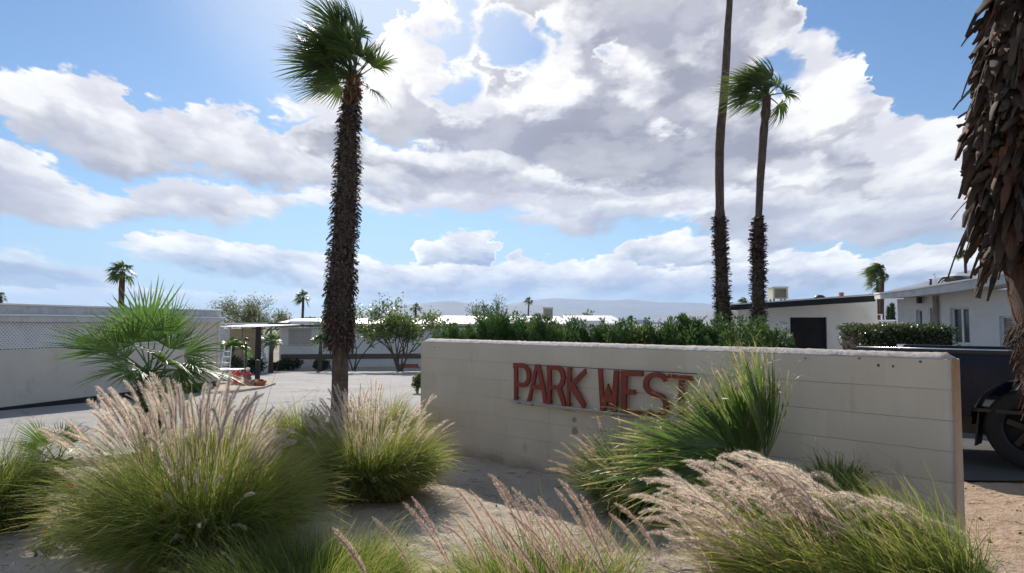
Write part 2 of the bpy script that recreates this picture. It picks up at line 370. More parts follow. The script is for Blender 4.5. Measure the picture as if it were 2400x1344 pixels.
def make_mats():
    # sandy soil of the planting bed
    m, t, b = new_mat('sand'); geo = t.new('ShaderNodeNewGeometry').outputs['Position']
    n = t.noise(geo, 1.3, 8, .62); nf = t.noise(geo, 34, 5, .7); n3 = t.noise(geo, 6.5, 6, .65)
    c = t.ramp(n, [(.25, (.42,.345,.26)), (.5, (.53,.445,.345)), (.75, (.60,.515,.41))])
    sx = t.sep(geo)                       # the soil turns redder past the end of the wall
    red = t.math('MULTIPLY', t.ramp01(t.math('ADD', sx[0], t.math('MULTIPLY', n, 1.2)), 3.2, 4.2), .65)
    c = t.mix(red, c, (.50,.335,.215))
    c = t.mix(t.ramp01(nf, .58, .72, 0, .55), c, (.19,.14,.10))
    c = t.mix(t.ramp01(n3, .55, .8, 0, .35), c, (.30,.23,.17))
    vor = t.new('ShaderNodeTexVoronoi'); t.put(vor.inputs['Vector'], geo); vor.inputs['Scale'].default_value = 26
    c = t.mix(t.ramp01(vor.outputs['Distance'], .17, .10, 0, .6), c, t.mix(t.ramp01(vor.outputs['Color'], .3, .7), (.16,.12,.09), (.55,.48,.40)))
    t.put(b.inputs['Base Color'], c); b.inputs['Roughness'].default_value = .95; b.inputs['Specular IOR Level'].default_value = .15
    h = t.math('ADD', t.math('MULTIPLY', n3, 1.6), t.math('MULTIPLY', nf, .5))
    h = t.math('ADD', h, t.math('MULTIPLY', t.ramp01(vor.outputs['Distance'], .2, .02), .3))
    t.put(b.inputs['Normal'], t.bump(h, .9, .035))
    # worn pale asphalt
    m, t, b = new_mat('asphalt'); geo = t.new('ShaderNodeNewGeometry').outputs['Position']
    n = t.noise(geo, .55, 8, .65); nf = t.noise(geo, 60, 4, .7)
    st = t.noise(t.vmath('MULTIPLY', geo, (.25, 1.5, 1)), 1.1, 6, .6)
    c = t.ramp(n, [(.3, (.265,.258,.248)), (.7, (.40,.388,.372))])
    c = t.mix(t.ramp01(st, .5, .75, 0, .5), c, (.21,.20,.19))
    c = t.mix(t.ramp01(nf, .35, .7, 0, .35), c, (.47,.45,.42))
    v = t.new('ShaderNodeTexVoronoi', feature='DISTANCE_TO_EDGE'); t.put(v.inputs['Vector'], t.vmath('ADD', geo, t.vmath('SCALE', t.noise(geo, 2.0, 5, .6, out=1), sc_=.9))); v.inputs['Scale'].default_value = .33
    c = t.mix(t.ramp01(v.outputs['Distance'], .010, .002, 0, .7), c, (.07,.07,.07))
    t.put(b.inputs['Base Color'], c); b.inputs['Roughness'].default_value = .9; b.inputs['Specular IOR Level'].default_value = .25
    t.put(b.inputs['Normal'], t.bump(nf, .35, .006))
    # newer, darker driveway
    m, t, b = new_mat('blacktop'); geo = t.new('ShaderNodeNewGeometry').outputs['Position']; n = t.noise(geo, 1.2, 8, .65); nf = t.noise(geo, 70, 4, .7)
    t.put(b.inputs['Base Color'], t.mix(t.ramp01(nf, .35, .7), t.ramp(n, [(.3, (.055,.053,.05)), (.7, (.10,.097,.09))]), (.14,.135,.13))); b.inputs['Roughness'].default_value = .9; b.inputs['Specular IOR Level'].default_value = .2
    t.put(b.inputs['Normal'], t.bump(nf, .5, .008))
    # far desert floor
    m, t, b = new_mat('desert'); geo = t.new('ShaderNodeNewGeometry').outputs['Position']
    n = t.noise(geo, .06, 8, .65)
    t.put(b.inputs['Base Color'], t.ramp(n, [(.3, (.30,.25,.19)), (.5,(.20,.19,.12)), (.7, (.36,.30,.23))])); b.inputs['Roughness'].default_value = .95
    t.put(b.inputs['Normal'], t.bump(t.noise(geo, 3, 6, .6), .5, .05))
    # painted block wall (object space: x along the wall, z up)
    m, t, b = new_mat('wall_paint'); oc = t.new('ShaderNodeTexCoord').outputs['Object']; s = t.sep(oc)
    br = t.new('ShaderNodeTexBrick'); br.offset = .5; br.squash = 1
    wob = t.noise(oc, 9, 3, .5)
    bz = t.math('ADD', s[2], t.math('MULTIPLY', t.math('SUBTRACT', wob, .5), .005))
    t.put(br.inputs['Vector'], t.comb(t.math('ADD', s[0], WALL_L_OFF), t.math('ADD', bz, .0392), 0.0))
    br.inputs['Scale'].default_value = 1; br.inputs['Brick Width'].default_value = .4064; br.inputs['Row Height'].default_value = .2032
    br.inputs['Mortar Size'].default_value = .0028; br.inputs['Mortar Smooth'].default_value = .35
    n = t.noise(oc, 1.7, 8, .62); nv = t.noise(t.vmath('MULTIPLY', oc, (4, 4, .7)), 2.0, 6, .65); nf = t.noise(oc, 70, 5, .65)
    c = t.ramp(n, [(.3, (.675,.545,.395)), (.7, (.745,.61,.455))])
    c = t.mix(t.ramp01(nv, .56, .78, 0, .55), c, (.45,.36,.25))
    br.inputs['Color1'].default_value = (1,1,1,1); br.inputs['Color2'].default_value = (.93,.925,.915,1); br.inputs['Mortar'].default_value = (.97,.97,.97,1)
    c = t.mix(1.0, c, br.outputs['Color'], 'MULTIPLY')
    jf = t.math('MULTIPLY', br.outputs['Fac'], t.ramp01(t.noise(oc, 2.1, 4, .6), .36, .58, .10, 1.0))
    # upright joints are nearly painted out; bed joints read as fine dark lines that fade to the left
    zz = t.math('PINGPONG', t.math('ADD', bz, .0392), .1016)
    bed = t.ramp01(zz, .0035, .0012)
    jx = t.math('MULTIPLY', t.math('MULTIPLY', bed, t.ramp01(s[0], .5, 5.5, .07, .40)), t.ramp01(t.noise(oc, 3.1, 5, .6), .35, .55, .35, 1.0))
    c = t.mix(t.math('ADD', jx, t.math('MULTIPLY', jf, .12), clamp=True), c, (.17,.145,.12))
    # worn, chipped mortar on the crown of the wall
    capn = t.math('ADD', s[2], t.math('MULTIPLY', t.math('SUBTRACT', t.noise(oc, 22, 6, .65), .5), .020))
    capf = t.ramp01(capn, 1.383, 1.388)
    cc = t.ramp(t.noise(oc, 30, 7, .7), [(.30, (.30,.23,.19)), (.42, (.52,.46,.40)), (.6, (.66,.61,.55))])
    c = t.mix(capf, c, cc)
    # warm bounce light on the wall's end face, put into a tan tint
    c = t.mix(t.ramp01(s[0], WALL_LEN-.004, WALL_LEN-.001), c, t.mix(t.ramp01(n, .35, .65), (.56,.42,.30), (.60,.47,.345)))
    # rust and scuff marks, soil splash at the foot, small screw holes
    def spot(x, z, rx, rz, col_, amt, cur):
        q = t.comb(t.math('DIVIDE', t.math('SUBTRACT', s[0], x), rx), 0.0, t.math('DIVIDE', t.math('SUBTRACT', s[2], z), rz))
        l = t.math('ADD', t.vmath('LENGTH', q), t.math('MULTIPLY', t.math('SUBTRACT', t.noise(oc, 26, 5, .7), .5), 1.5))
        return t.mix(t.math('MULTIPLY', t.ramp01(l, 1.0, .45), amt), cur, col_)
    for (px, py, rx, rz, cl, am) in STAINS:
        x_, z_ = WL(px, py); c = spot(x_, z_, rx, rz, cl, am, c)
    foot = t.ramp01(t.math('ADD', s[2], t.math('MULTIPLY', t.noise(oc, 5, 6, .65), .20)), .30, .12, 0, .6)
    c = t.mix(foot, c, (.34,.25,.18))
    # dirt dripping from the ledge
    t.put(b.inputs['Base Color'], c); b.inputs['Roughness'].default_value = .85; b.inputs['Specular IOR Level'].default_value = .25
    h = t.math('SUBTRACT', t.math('MULTIPLY', nf, .12), t.math('MULTIPLY', bed, .8))
    h = t.math('SUBTRACT', h, t.math('MULTIPLY', jf, .35))
    h = t.math('ADD', h, t.math('MULTIPLY', capf, t.math('MULTIPLY', t.noise(oc, 40, 6, .7), 2.5)))
    t.put(b.inputs['Normal'], t.bump(h, .6, .006))
    # red paint of the letters, chipped
    m, t, b = new_mat('red_paint'); geo = t.new('ShaderNodeNewGeometry').outputs['Position']
    n = t.noise(geo, 14, 7, .7); c = t.mix(t.ramp01(t.noise(geo, 5, 4, .6), .3, .7), (.225,.032,.014), (.28,.044,.018))
    c = t.mix(t.ramp01(n, .66, .70), c, (.42,.26,.19)); c = t.mix(t.ramp01(n, .34, .30), c, (.11,.035,.02))
    t.put(b.inputs['Base Color'], c); b.inputs['Roughness'].default_value = .6; t.put(b.inputs['Normal'], t.bump(n, .3, .004))
    # vegetation
    leaf_mat('grass', [(0, (.065,.115,.020)), (.40, (.115,.180,.028)), (.75, (.19,.240,.045)), (.90, (.30,.28,.09)), (1, (.36,.29,.14))], .5, 1.75, .55, tip=(.34,.30,.15), tipat=(.7, 1.15), base=(.16,.12,.05))
    leaf_mat('grass_cool', [(0, (.07,.12,.03)), (.5, (.11,.17,.05)), (.9, (.22,.24,.10)), (1, (.36,.30,.16))], .48, 1.6, .5, tip=(.32,.30,.18), tipat=(.75, 1.15), base=(.17,.13,.06))
    leaf_mat('plume', [(0, (.58,.46,.50)), (.5, (.71,.60,.635)), (1, (.82,.745,.76))], .68, 1.12, .7, tip=(.85,.80,.81), tipat=(.3, 1.0), spec=.2, base=(.50,.36,.39))
    leaf_mat('plume_rose', [(0, (.52,.33,.34)), (.5, (.62,.45,.45)), (1, (.72,.58,.56))], .58, 1.12, .7, tip=(.82,.74,.72), tipat=(.4, 1.0), spec=.2, base=(.38,.20,.21))
    leaf_mat('stem', [(0, (.20,.20,.07)), (1, (.30,.24,.12))], .3, 1.2, .6)
    leaf_mat('fan_leaf', [(0, (.045,.095,.018)), (.6, (.075,.145,.028)), (1, (.14,.20,.045))], .42, 2.0, .42, tip=(.30,.24,.09), tipat=(.88, 1.0), spec=.5)
    leaf_mat('fan_leaf_dry', [(0, (.065,.125,.03)), (.6, (.11,.17,.045)), (1, (.19,.21,.07))], .36, 1.7, .38, tip=(.52,.42,.25), tipat=(.76, 1.0), spec=.5)
    leaf_mat('palm_crown', [(0, (.040,.080,.018)), (.6, (.065,.115,.027)), (1, (.12,.15,.045))], .38, 1.8, .4, tip=(.20,.17,.09), tipat=(.75, 1.0), spec=.4)
    leaf_mat('dead_leaf', [(0, (.20,.085,.035)), (.6, (.30,.15,.07)), (1, (.48,.36,.24))], .3, 1.2, .7)
    leaf_mat('filament', [(0, (.55,.46,.33)), (1, (.75,.68,.55))], .4, 1.1, .7)
    leaf_mat('boot', [(0, (.045,.030,.022)), (.5, (.085,.058,.042)), (.85, (.15,.115,.09)), (1, (.20,.10,.055))], .06, 1.0, .8, tip=(.17,.145,.125), tipat=(.55, 1.0), spec=.25)
    leaf_mat('boot_big', [(0, (.030,.020,.015)), (.4, (.055,.036,.026)), (.8, (.095,.070,.054)), (.93, (.17,.070,.035)), (1, (.16,.135,.115))], .05, 1.0, .75, tip=(.085,.062,.048), tipat=(.6, 1.0), spec=.08)
    leaf_mat('juniper', [(0, (.038,.085,.026)), (.5, (.065,.130,.038)), (.85, (.105,.170,.050)), (1, (.17,.12,.06))], .3, 1.5, .6)
    leaf_mat('box_leaf', [(0, (.03,.055,.015)), (.5, (.06,.09,.025)), (1, (.12,.14,.04))], .3, 1.6, .3, spec=.8)
    leaf_mat('broad_leaf', [(0, (.06,.10,.025)), (.5, (.10,.15,.035)), (1, (.19,.23,.07))], .42, 1.6, .35, spec=.6)
    leaf_mat('dark_leaf', [(0, (.018,.033,.012)), (.6, (.03,.052,.018)), (1, (.055,.08,.03))], .25, 1.4, .5)
    leaf_mat('olive_leaf', [(0, (.10,.12,.06)), (.5, (.15,.165,.08)), (1, (.23,.23,.13))], .4, 1.4, .6)
    leaf_mat('grey_leaf', [(0, (.14,.13,.10)), (1, (.24,.21,.16))], .3, 1.2, .7)
    leaf_mat('orange_flower', [(0, (.65,.12,.03)), (1, (.80,.22,.04))], .3, 1.2, .6)
    # bark
    m, t, b = new_mat('palm_bark'); oc = t.new('ShaderNodeNewGeometry').outputs['Position']
    n = t.noise(t.vmath('MULTIPLY', oc, (9, 9, 1.2)), 3, 6, .65); rg = t.noise(t.vmath('MULTIPLY', oc, (1, 1, 14)), 2.2, 5, .6)
    c = t.mix(t.ramp01(n, .3, .7), (.06,.043,.033), (.15,.115,.09)); c = t.mix(t.ramp01(rg, .5, .62, 0, .6), c, (.06,.042,.032))
    t.put(b.inputs['Base Color'], c); b.inputs['Roughness'].default_value = .9; t.put(b.inputs['Normal'], t.bump(t.math('ADD', n, rg), .8, .03))
    m, t, b = new_mat('fibre_bark'); oc = t.new('ShaderNodeNewGeometry').outputs['Position']
    n = t.noise(t.vmath('MULTIPLY', oc, (8, 8, 1.0)), 5, 7, .7)
    t.put(b.inputs['Base Color'], t.ramp(n, [(.3, (.04,.022,.014)), (.55, (.10,.05,.03)), (.75, (.19,.10,.06))])); b.inputs['Roughness'].default_value = .95; t.put(b.inputs['Normal'], t.bump(n, 1, .03))
    mat('bark', (.085,.062,.045), .9, .35, 8, .8, 30, .02)
    mat('boot_core', (.040,.026,.019), .95, .4, 8, .8, 20, .04)
    # buildings
    mat('white_stucco', (.74,.73,.71), .85, .04, 2, .3, 90, .004, dirt=(.58,.56,.53))
    mat('cream_stucco', (.70,.66,.59), .85, .04, 2, .3, 90, .004, dirt=(.55,.51,.45))
    mat('beige_block', (.64,.58,.49), .85, .05, 2, .3, 60, .004, dirt=(.44,.40,.36))
    mat('white_metal', (.78,.78,.78), .45, .04, 3, .06, 20, .003, dirt=(.60,.59,.57), dscale=2.5)
    mat('white_roof', (.80,.80,.79), .55, .05, 1.2, .1, 15, .01, dirt=(.58,.57,.56))
    mat('grey_fascia', (.58,.58,.57), .7, .10, 5, .2, 40, .004, dirt=(.33,.33,.33), dscale=4)
    mat('brown_trim', (.12,.082,.062), .6, .15, 5, .1)
    mat('black_trim', (.007,.007,.008), .7, .1, 5, .05)
    mat('black_door', (.004,.004,.005), .8, .1, 5, .05)
    mat('dark_metal', (.03,.03,.032), .5, .1, 5, .05)
    mat('tan_siding', (.42,.32,.19), .7, .1, 3, .1)
    mat('green_post', (.10,.20,.15), .6)
    mat('concrete', (.50,.47,.43), .9, .12, 5, .4, 60, .004, dirt=(.36,.33,.29))
    mat('cooler_beige', (.60,.56,.44), .6, .06, 6, .1)
    mat('louvre', (.42,.38,.28), .6, .08, 6, .1)
    mat('weathered_wood', (.28,.25,.21), .9, .25, 8, .4)
    mat('screen_back', (.10,.10,.11), .8); mat('blind', (.40,.37,.34), .6, .05)
    mat('terracotta', (.42,.13,.07), .8, .15)
    mat('rock', (.24,.17,.13), .95, .3, 14, .8, 30, .02)
    mat('pebble', (.36,.29,.23), .95, .4, 30, .5)
    mat('teal_canvas', (.02,.16,.16), .7); mat('red_cloth', (.42,.035,.035), .7, .2); mat('white_cloth', (.75,.70,.70), .8)
    mat('green_cloth', (.10,.22,.19), .8); mat('skin', (.50,.27,.19), .6)
    mat('twig', (.13,.09,.06), .9, .3)
    m, t, b = new_mat('window_glass'); b.inputs['Base Color'].default_value = (.035,.045,.045,1); b.inputs['Roughness'].default_value = .06; b.inputs['Specular IOR Level'].default_value = .7
    m, t, b = new_mat('lamp_glass'); b.inputs['Base Color'].default_value = (.75,.60,.38,1); b.inputs['Roughness'].default_value = .3; b.inputs['Transmission Weight'].default_value = .5
    m, t, b = new_mat('truck_paint'); b.inputs['Base Color'].default_value = (.006,.010,.024,1); b.inputs['Roughness'].default_value = .22; b.inputs['Coat Weight'].default_value = .10; b.inputs['Coat Roughness'].default_value = .08; b.inputs['Specular IOR Level'].default_value = .14
    oc = t.new('ShaderNodeTexCoord').outputs['Object']; t.put(b.inputs['Roughness'], t.ramp01(t.noise(oc, 3, 8, .7), .35, .7, .18, .5))
    t.put(b.inputs['Base Color'], t.mix(t.ramp01(t.math('ADD', t.sep(oc)[2], t.math('MULTIPLY', t.noise(oc, 4, 6, .6), .4)), 1.05, .60, 0, .5), (.005,.008,.022), (.012,.009,.008)))
    mat('rubber', (.008,.008,.008), .8, .2, 20, .3); mat('rim_metal', (.02,.02,.022), .35, .1, metal=.7); mat('chrome', (.65,.65,.66), .2, .03, metal=1)
    mat('black_plastic', (.008,.008,.008), .5)
    m, t, b = new_mat('mountain_rock'); geo = t.new('ShaderNodeNewGeometry').outputs['Position']
    t.put(b.inputs['Base Color'], t.ramp(t.noise(geo, .004, 10, .7), [(.3, (.16,.13,.11)), (.7, (.30,.25,.21))])); b.inputs['Roughness'].default_value = .95
    m, t, b = new_mat('corrugated'); oc = t.new('ShaderNodeTexCoord').outputs['Object']
    w_ = t.new('ShaderNodeTexWave', wave_type='BANDS', bands_direction='X'); t.put(w_.inputs['Vector'], oc); w_.inputs['Scale'].default_value = 1.6
    t.put(b.inputs['Base Color'], t.mix(t.ramp01(t.noise(oc, .8, 6, .6), .4, .7), (.72,.72,.72), (.60,.59,.58))); b.inputs['Roughness'].default_value = .5
    t.put(b.inputs['Normal'], t.bump(w_.outputs['Fac'], .9, .03))
    m, t, b = new_mat('siding'); oc = t.new('ShaderNodeTexCoord').outputs['Object']
    w_ = t.new('ShaderNodeTexWave', wave_type='BANDS', bands_direction='Z', wave_profile='SAW'); t.put(w_.inputs['Vector'], oc); w_.inputs['Scale'].default_value = 2.2
    t.put(b.inputs['Base Color'], t.mix(t.ramp01(t.noise(oc, 1.2, 6, .6), .4, .7), (.40,.31,.17), (.47,.37,.22))); b.inputs['Roughness'].default_value = .7
    t.put(b.inputs['Normal'], t.bump(w_.outputs['Fac'], 1, .03))
make_mats()
# ------------------------------------------------------------ vegetation builders (numpy)
UP = np.array([0,0,1.0])
def nrm(v): return v/np.maximum(np.linalg.norm(v, axis=-1, keepdims=True), 1e-9)
def strips(Pt, Wd, name_attr):
    """Pt (N,K,3) centre lines, Wd (N,K,3) half-width vectors -> V, F, attrs"""
    N,K,_ = Pt.shape
    V = np.stack([Pt-Wd, Pt+Wd], axis=2).reshape(-1,3)
    b = (np.arange(N)*K*2)[:,None] + (np.arange(K-1)*2)[None,:]
    Fq = np.stack([b, b+1, b+3, b+2], axis=-1).reshape(-1,4)
    rnd, tt = name_attr
    return V, Fq, np.repeat(rnd, K*2), np.repeat(np.tile(tt, N), 2)
class Bag:
    def __init__(s): s.V=[]; s.F={}; s.r=[]; s.t=[]; s.n=0
    def add(s, V, Fq, r, t):
        k=Fq.shape[1]; s.F.setdefault(k,[]).append(Fq+s.n); s.V.append(V); s.r.append(r); s.t.append(t); s.n+=len(V)
    def build(s, name, m, parent, smooth=False):
        return np_mesh(name, np.concatenate(s.V), [np.concatenate(f) for f in s.F.values()], m, parent,
                       {'rnd': np.concatenate(s.r), 'tt': np.concatenate(s.t)}, smooth)
def tubeV(pts, rad, n=8, jit=0.0):
    pts=np.asarray(pts,float); K=len(pts); t=nrm(np.gradient(pts, axis=0))
    a=np.where(np.abs(t[:,:1])<.8, np.array([[1.,0,0]]), np.array([[0,1.,0]]))
    u=nrm(np.cross(t,a)); w=np.cross(t,u); an=np.linspace(0,2*np.pi,n,endpoint=False)
    r=np.asarray(rad,float)[:,None]*(1+jit*(rng.random((K,n))-.5))
    V=pts[:,None]+(u[:,None]*np.cos(an)[None,:,None]+w[:,None]*np.sin(an)[None,:,None])*r[...,None]
    i=(np.arange(K-1)*n)[:,None]; j=np.arange(n)[None]; j2=(j+1)%n
    Fq=np.stack([i+j, i+j2, i+n+j2, i+n+j], -1).reshape(-1,4)
    return V.reshape(-1,3), Fq
def bag_tube(bag, pts, rad, n=6, jit=0, r=.5):
    V,Fq=tubeV(pts,rad,n,jit); bag.add(V,Fq,np.full(len(V),r),np.repeat(np.linspace(0,1,len(pts)),n))

def spline(pts, n):
    pts=np.asarray(pts,float); k=len(pts); x=np.linspace(0,k-1,n); i=np.clip(x.astype(int),0,k-2); f=(x-i)[:,None]
    g=lambda j: pts[np.clip(j,0,k-1)]
    p0,p1,p2,p3=g(i-1),g(i),g(i+1),g(i+2)
    return .5*((2*p1)+(-p0+p2)*f+(2*p0-5*p1+4*p2-p3)*f*f+(-p0+3*p1-3*p2+p3)*f**3)

def blades(c, r0, N, L, lean=(.05,1.25), bend=.9, w=.0022, wind=(-.15,0,0), K=6, ell=(1,1), dirbias=None, pw=.75):
    """fountain of fine blades rising from a small tuft"""
    ph=rng.random(N)*2*np.pi; rr=r0*np.sqrt(rng.random(N))
    rad=np.stack([np.cos(ph),np.sin(ph),np.zeros(N)],1)
    base=np.array(c)+rad*rr[:,None]*np.array([ell[0],ell[1],1])
    th0=lean[0]+(lean[1]-lean[0])*rng.random(N)**pw
    tu=rng.integers(0,60,N); ta=rng.normal(0,.5,60)[tu]; az=ph+rng.normal(0,.38,N)+ta*.6; out=np.stack([np.cos(az)*ell[0],np.sin(az)*ell[1],np.zeros(N)],1)
    Ls=rng.uniform(L[0],L[1],N)*(1-.18*(th0/lean[1]))*(1+rng.normal(0,.10,60)[tu])*np.where(rng.random(N)<.05,1.22,1)
    th0=np.clip(th0+rng.normal(0,.13,60)[tu],.0,1.6)
    t=np.linspace(0,1,K); dt=1/(K-1)
    th=th0[:,None]*(.45+.55*t[None])+ (bend*rng.uniform(.4,1.2,N))[:,None]*t[None]**2
    d=out[:,None]*np.sin(th)[...,None]+UP*np.cos(th)[...,None]
    wv=np.array(wind)[None,None]*(t[None,:,None]**1.2)*rng.uniform(.6,1.4,N)[:,None,None]
    d=nrm(d+wv*1.6)
    pts=np.concatenate([np.zeros((N,1,3)), np.cumsum((d[:,:-1]+d[:,1:])/2*dt,axis=1)],1)*Ls[:,None,None]+base[:,None]
    side=nrm(np.cross(d, rng.normal(size=(N,1,3))))
    wt=(w*rng.uniform(.7,1.3,N))[:,None]*(1-.85*t[None]**1.5)
    return strips(pts, side*wt[...,None], (rng.random(N), t)), pts

def brush(axis, width, nh, hw=.0009, fwd=.62, rnd0=.5):
    """bottle-brush flower spike round an axis (K,3)"""
    K=len(axis); s=rng.random(nh); x=s*(K-1); i=np.clip(x.astype(int),0,K-2); f=(x-i)[:,None]
    p=axis[i]*(1-f)+axis[i+1]*f; tg=nrm(axis[i+1]-axis[i])
    rd=rng.normal(size=(nh,3)); rd=nrm(rd-tg*(rd*tg).sum(1,keepdims=True))
    prof=np.clip(np.minimum(s*7+.45, (1-s)*4.5+.30),0,1)
    Lh=width*prof*rng.uniform(.65,1.25,nh)
    fw=fwd+rng.normal(0,.14,nh); d=rd*np.cos(fw)[:,None]+tg*np.sin(fw)[:,None]
    e=p+d*Lh[:,None]+tg*(Lh*.25)[:,None]
    sd=nrm(np.cross(d, rng.normal(size=(nh,3))))*hw
    V=np.stack([p-sd, p+sd, e],1).reshape(-1,3)
    Fq=np.arange(nh*3).reshape(-1,3)
    return V,Fq,np.repeat(np.clip(rnd0+rng.normal(0,.22,nh),0,1),3), np.tile([0,0,1.],nh)
def plume(base, tip, L=.26, width=.020, nh=420, sag=.12, curl=0.0, stemw=.0013, hw=.0009, mid=None):
    """stem from base bending over to tip; brush on its last L metres. returns Bag"""
    base=np.array(base,float); tip=np.array(tip,float); D=tip-base; h=np.linalg.norm(D)
    up=base+UP*abs(D[2])*.72+D*np.array([.30,.30,0]) if mid is None else np.array(mid,float)
    up=up+rng.normal(0,.025,3)*h
    t=np.linspace(0,1,24)[:,None]
    c=(1-t)**2*base+2*(1-t)*t*up+t**2*tip
    if curl: # tip nods over
        dirn=nrm((c[-1]-c[-3])*np.array([1,1,0])[None])[0]; a=np.clip((t-.72)/.28,0,1)
        c=c+(dirn*curl*.4-UP*curl)*a**2*L*2
    seg=np.linalg.norm(np.diff(c,axis=0),axis=1); cum=np.concatenate([[0],np.cumsum(seg)]); tot=cum[-1]
    sL=np.linspace(max(0,tot-L),tot,12); ax=np.stack([np.interp(sL,cum,c[:,k]) for k in range(3)],1)
    b=Bag(); sd=nrm(np.cross(np.gradient(c,axis=0), np.array([0.3,1,.2])))*stemw
    V,Fq,r,tt=strips(c[None],(sd*np.linspace(1.3,.6,24)[:,None])[None],(np.array([.1]),np.linspace(0,.15,24))); b.add(V,Fq,r,tt)
    b.add(*brush(ax,width,nh,hw,rnd0=rng.uniform(.2,.85)))
    return b

def fan_leaf(base, d, pet, blade, nseg=34, spread=2.1, droop=.25, wind=(0,0,0), side=None, cup=.25, K=6, fold=.35, seglen=.3, split=.45, jit=.06, wmul=1.0, petw=.008, tilt=0.0):
    """one palmate leaf; returns bag with petiole and folded segments"""
    b=Bag(); base=np.array(base,float); d=nrm(np.array(d,float)[None])[0]; wind=np.array(wind,float)
    k=8; t=np.linspace(0,1,k)[:,None]
    pc=base+d*pet*t+(-UP*droop*.35*pet+wind*.3*pet)*t**2
    ad=nrm((pc[-1]-pc[-2])[None])[0]
    bag_tube(b,pc,np.linspace(petw,petw*.55,k),5,0,.7)
    if side is None: side=np.cross(ad,UP)
    side=np.array(side,float); side=nrm((side-ad*side.dot(ad))[None])[0]
    nr=np.cross(side,ad)
    if tilt: 
        side,nr=side*math.cos(tilt)+nr*math.sin(tilt), nr*math.cos(tilt)-side*math.sin(tilt)
    hub=pc[-1]; ph=np.linspace(-spread,spread,nseg)+rng.normal(0,.015,nseg)
    dj=ad*np.cos(ph)[:,None]+side*np.sin(ph)[:,None]+nr*(cup*(np.abs(ph)/spread)**1.5)[:,None]; dj=nrm(dj)
    pj=nrm(-ad*np.sin(ph)[:,None]+side*np.cos(ph)[:,None])
    Lj=blade*(1-seglen*(np.abs(ph)/spread)**1.6)*(1+rng.normal(0,jit,nseg))
    tt=np.linspace(0.02,1,K); s=tt[None,:,None]*Lj[:,None,None]
    dr=(droop*rng.uniform(.6,1.5,nseg))[:,None,None]
    pts=hub+dj[:,None]*s+(-UP*dr*blade+wind*blade)*(tt[None,:,None]**2.3)
    dphi=2*spread/nseg
    wv=np.where(tt<split, tt, split*(1-(tt-split)/(1-split))**.8)*dphi*.62*wmul
    wv=wv[None,:,None]*Lj[:,None,None]
    sg=pj[:,None]*wv
    mid=pts+nr*wv*fold
    V=np.stack([pts-sg,mid,pts+sg],2).reshape(-1,3)
    bb=(np.arange(nseg)*K*3)[:,None]+(np.arange(K-1)*3)[None]
    Fq=np.concatenate([np.stack([bb,bb+1,bb+4,bb+3],-1).reshape(-1,4),np.stack([bb+1,bb+2,bb+5,bb+4],-1).reshape(-1,4)])
    b.add(V,Fq,np.repeat(np.clip(rng.normal(.5,.25,nseg),0,1),K*3),np.repeat(np.tile(tt,nseg),3))
    b.tips=pts[:,-1]; b.tipd=nrm(pts[:,-1]-pts[:,-2])
    return b
def filaments(tips, td, L=.12, per=2):
    """curly threads hanging off the segment tips"""
    N=len(tips)*per; p=np.repeat(tips,per,0); d=nrm(np.repeat(td,per,0)+rng.normal(0,.35,(N,3))); K=6; t=np.linspace(0,1,K)
    cv=nrm(rng.normal(size=(N,3))); pts=p[:,None]-d[:,None]*L*.35+d[:,None]*(L*t)[None,:,None]+cv[:,None]*(L*.55*t**2)[None,:,None]-UP*(L*.35*t**2)[None,:,None]
    sd=nrm(np.cross(d,rng.normal(size=(N,3))))[:,None]*np.full((1,K,1),.0011)
    return strips(pts,np.broadcast_to(sd,pts.shape),(rng.random(N),t))

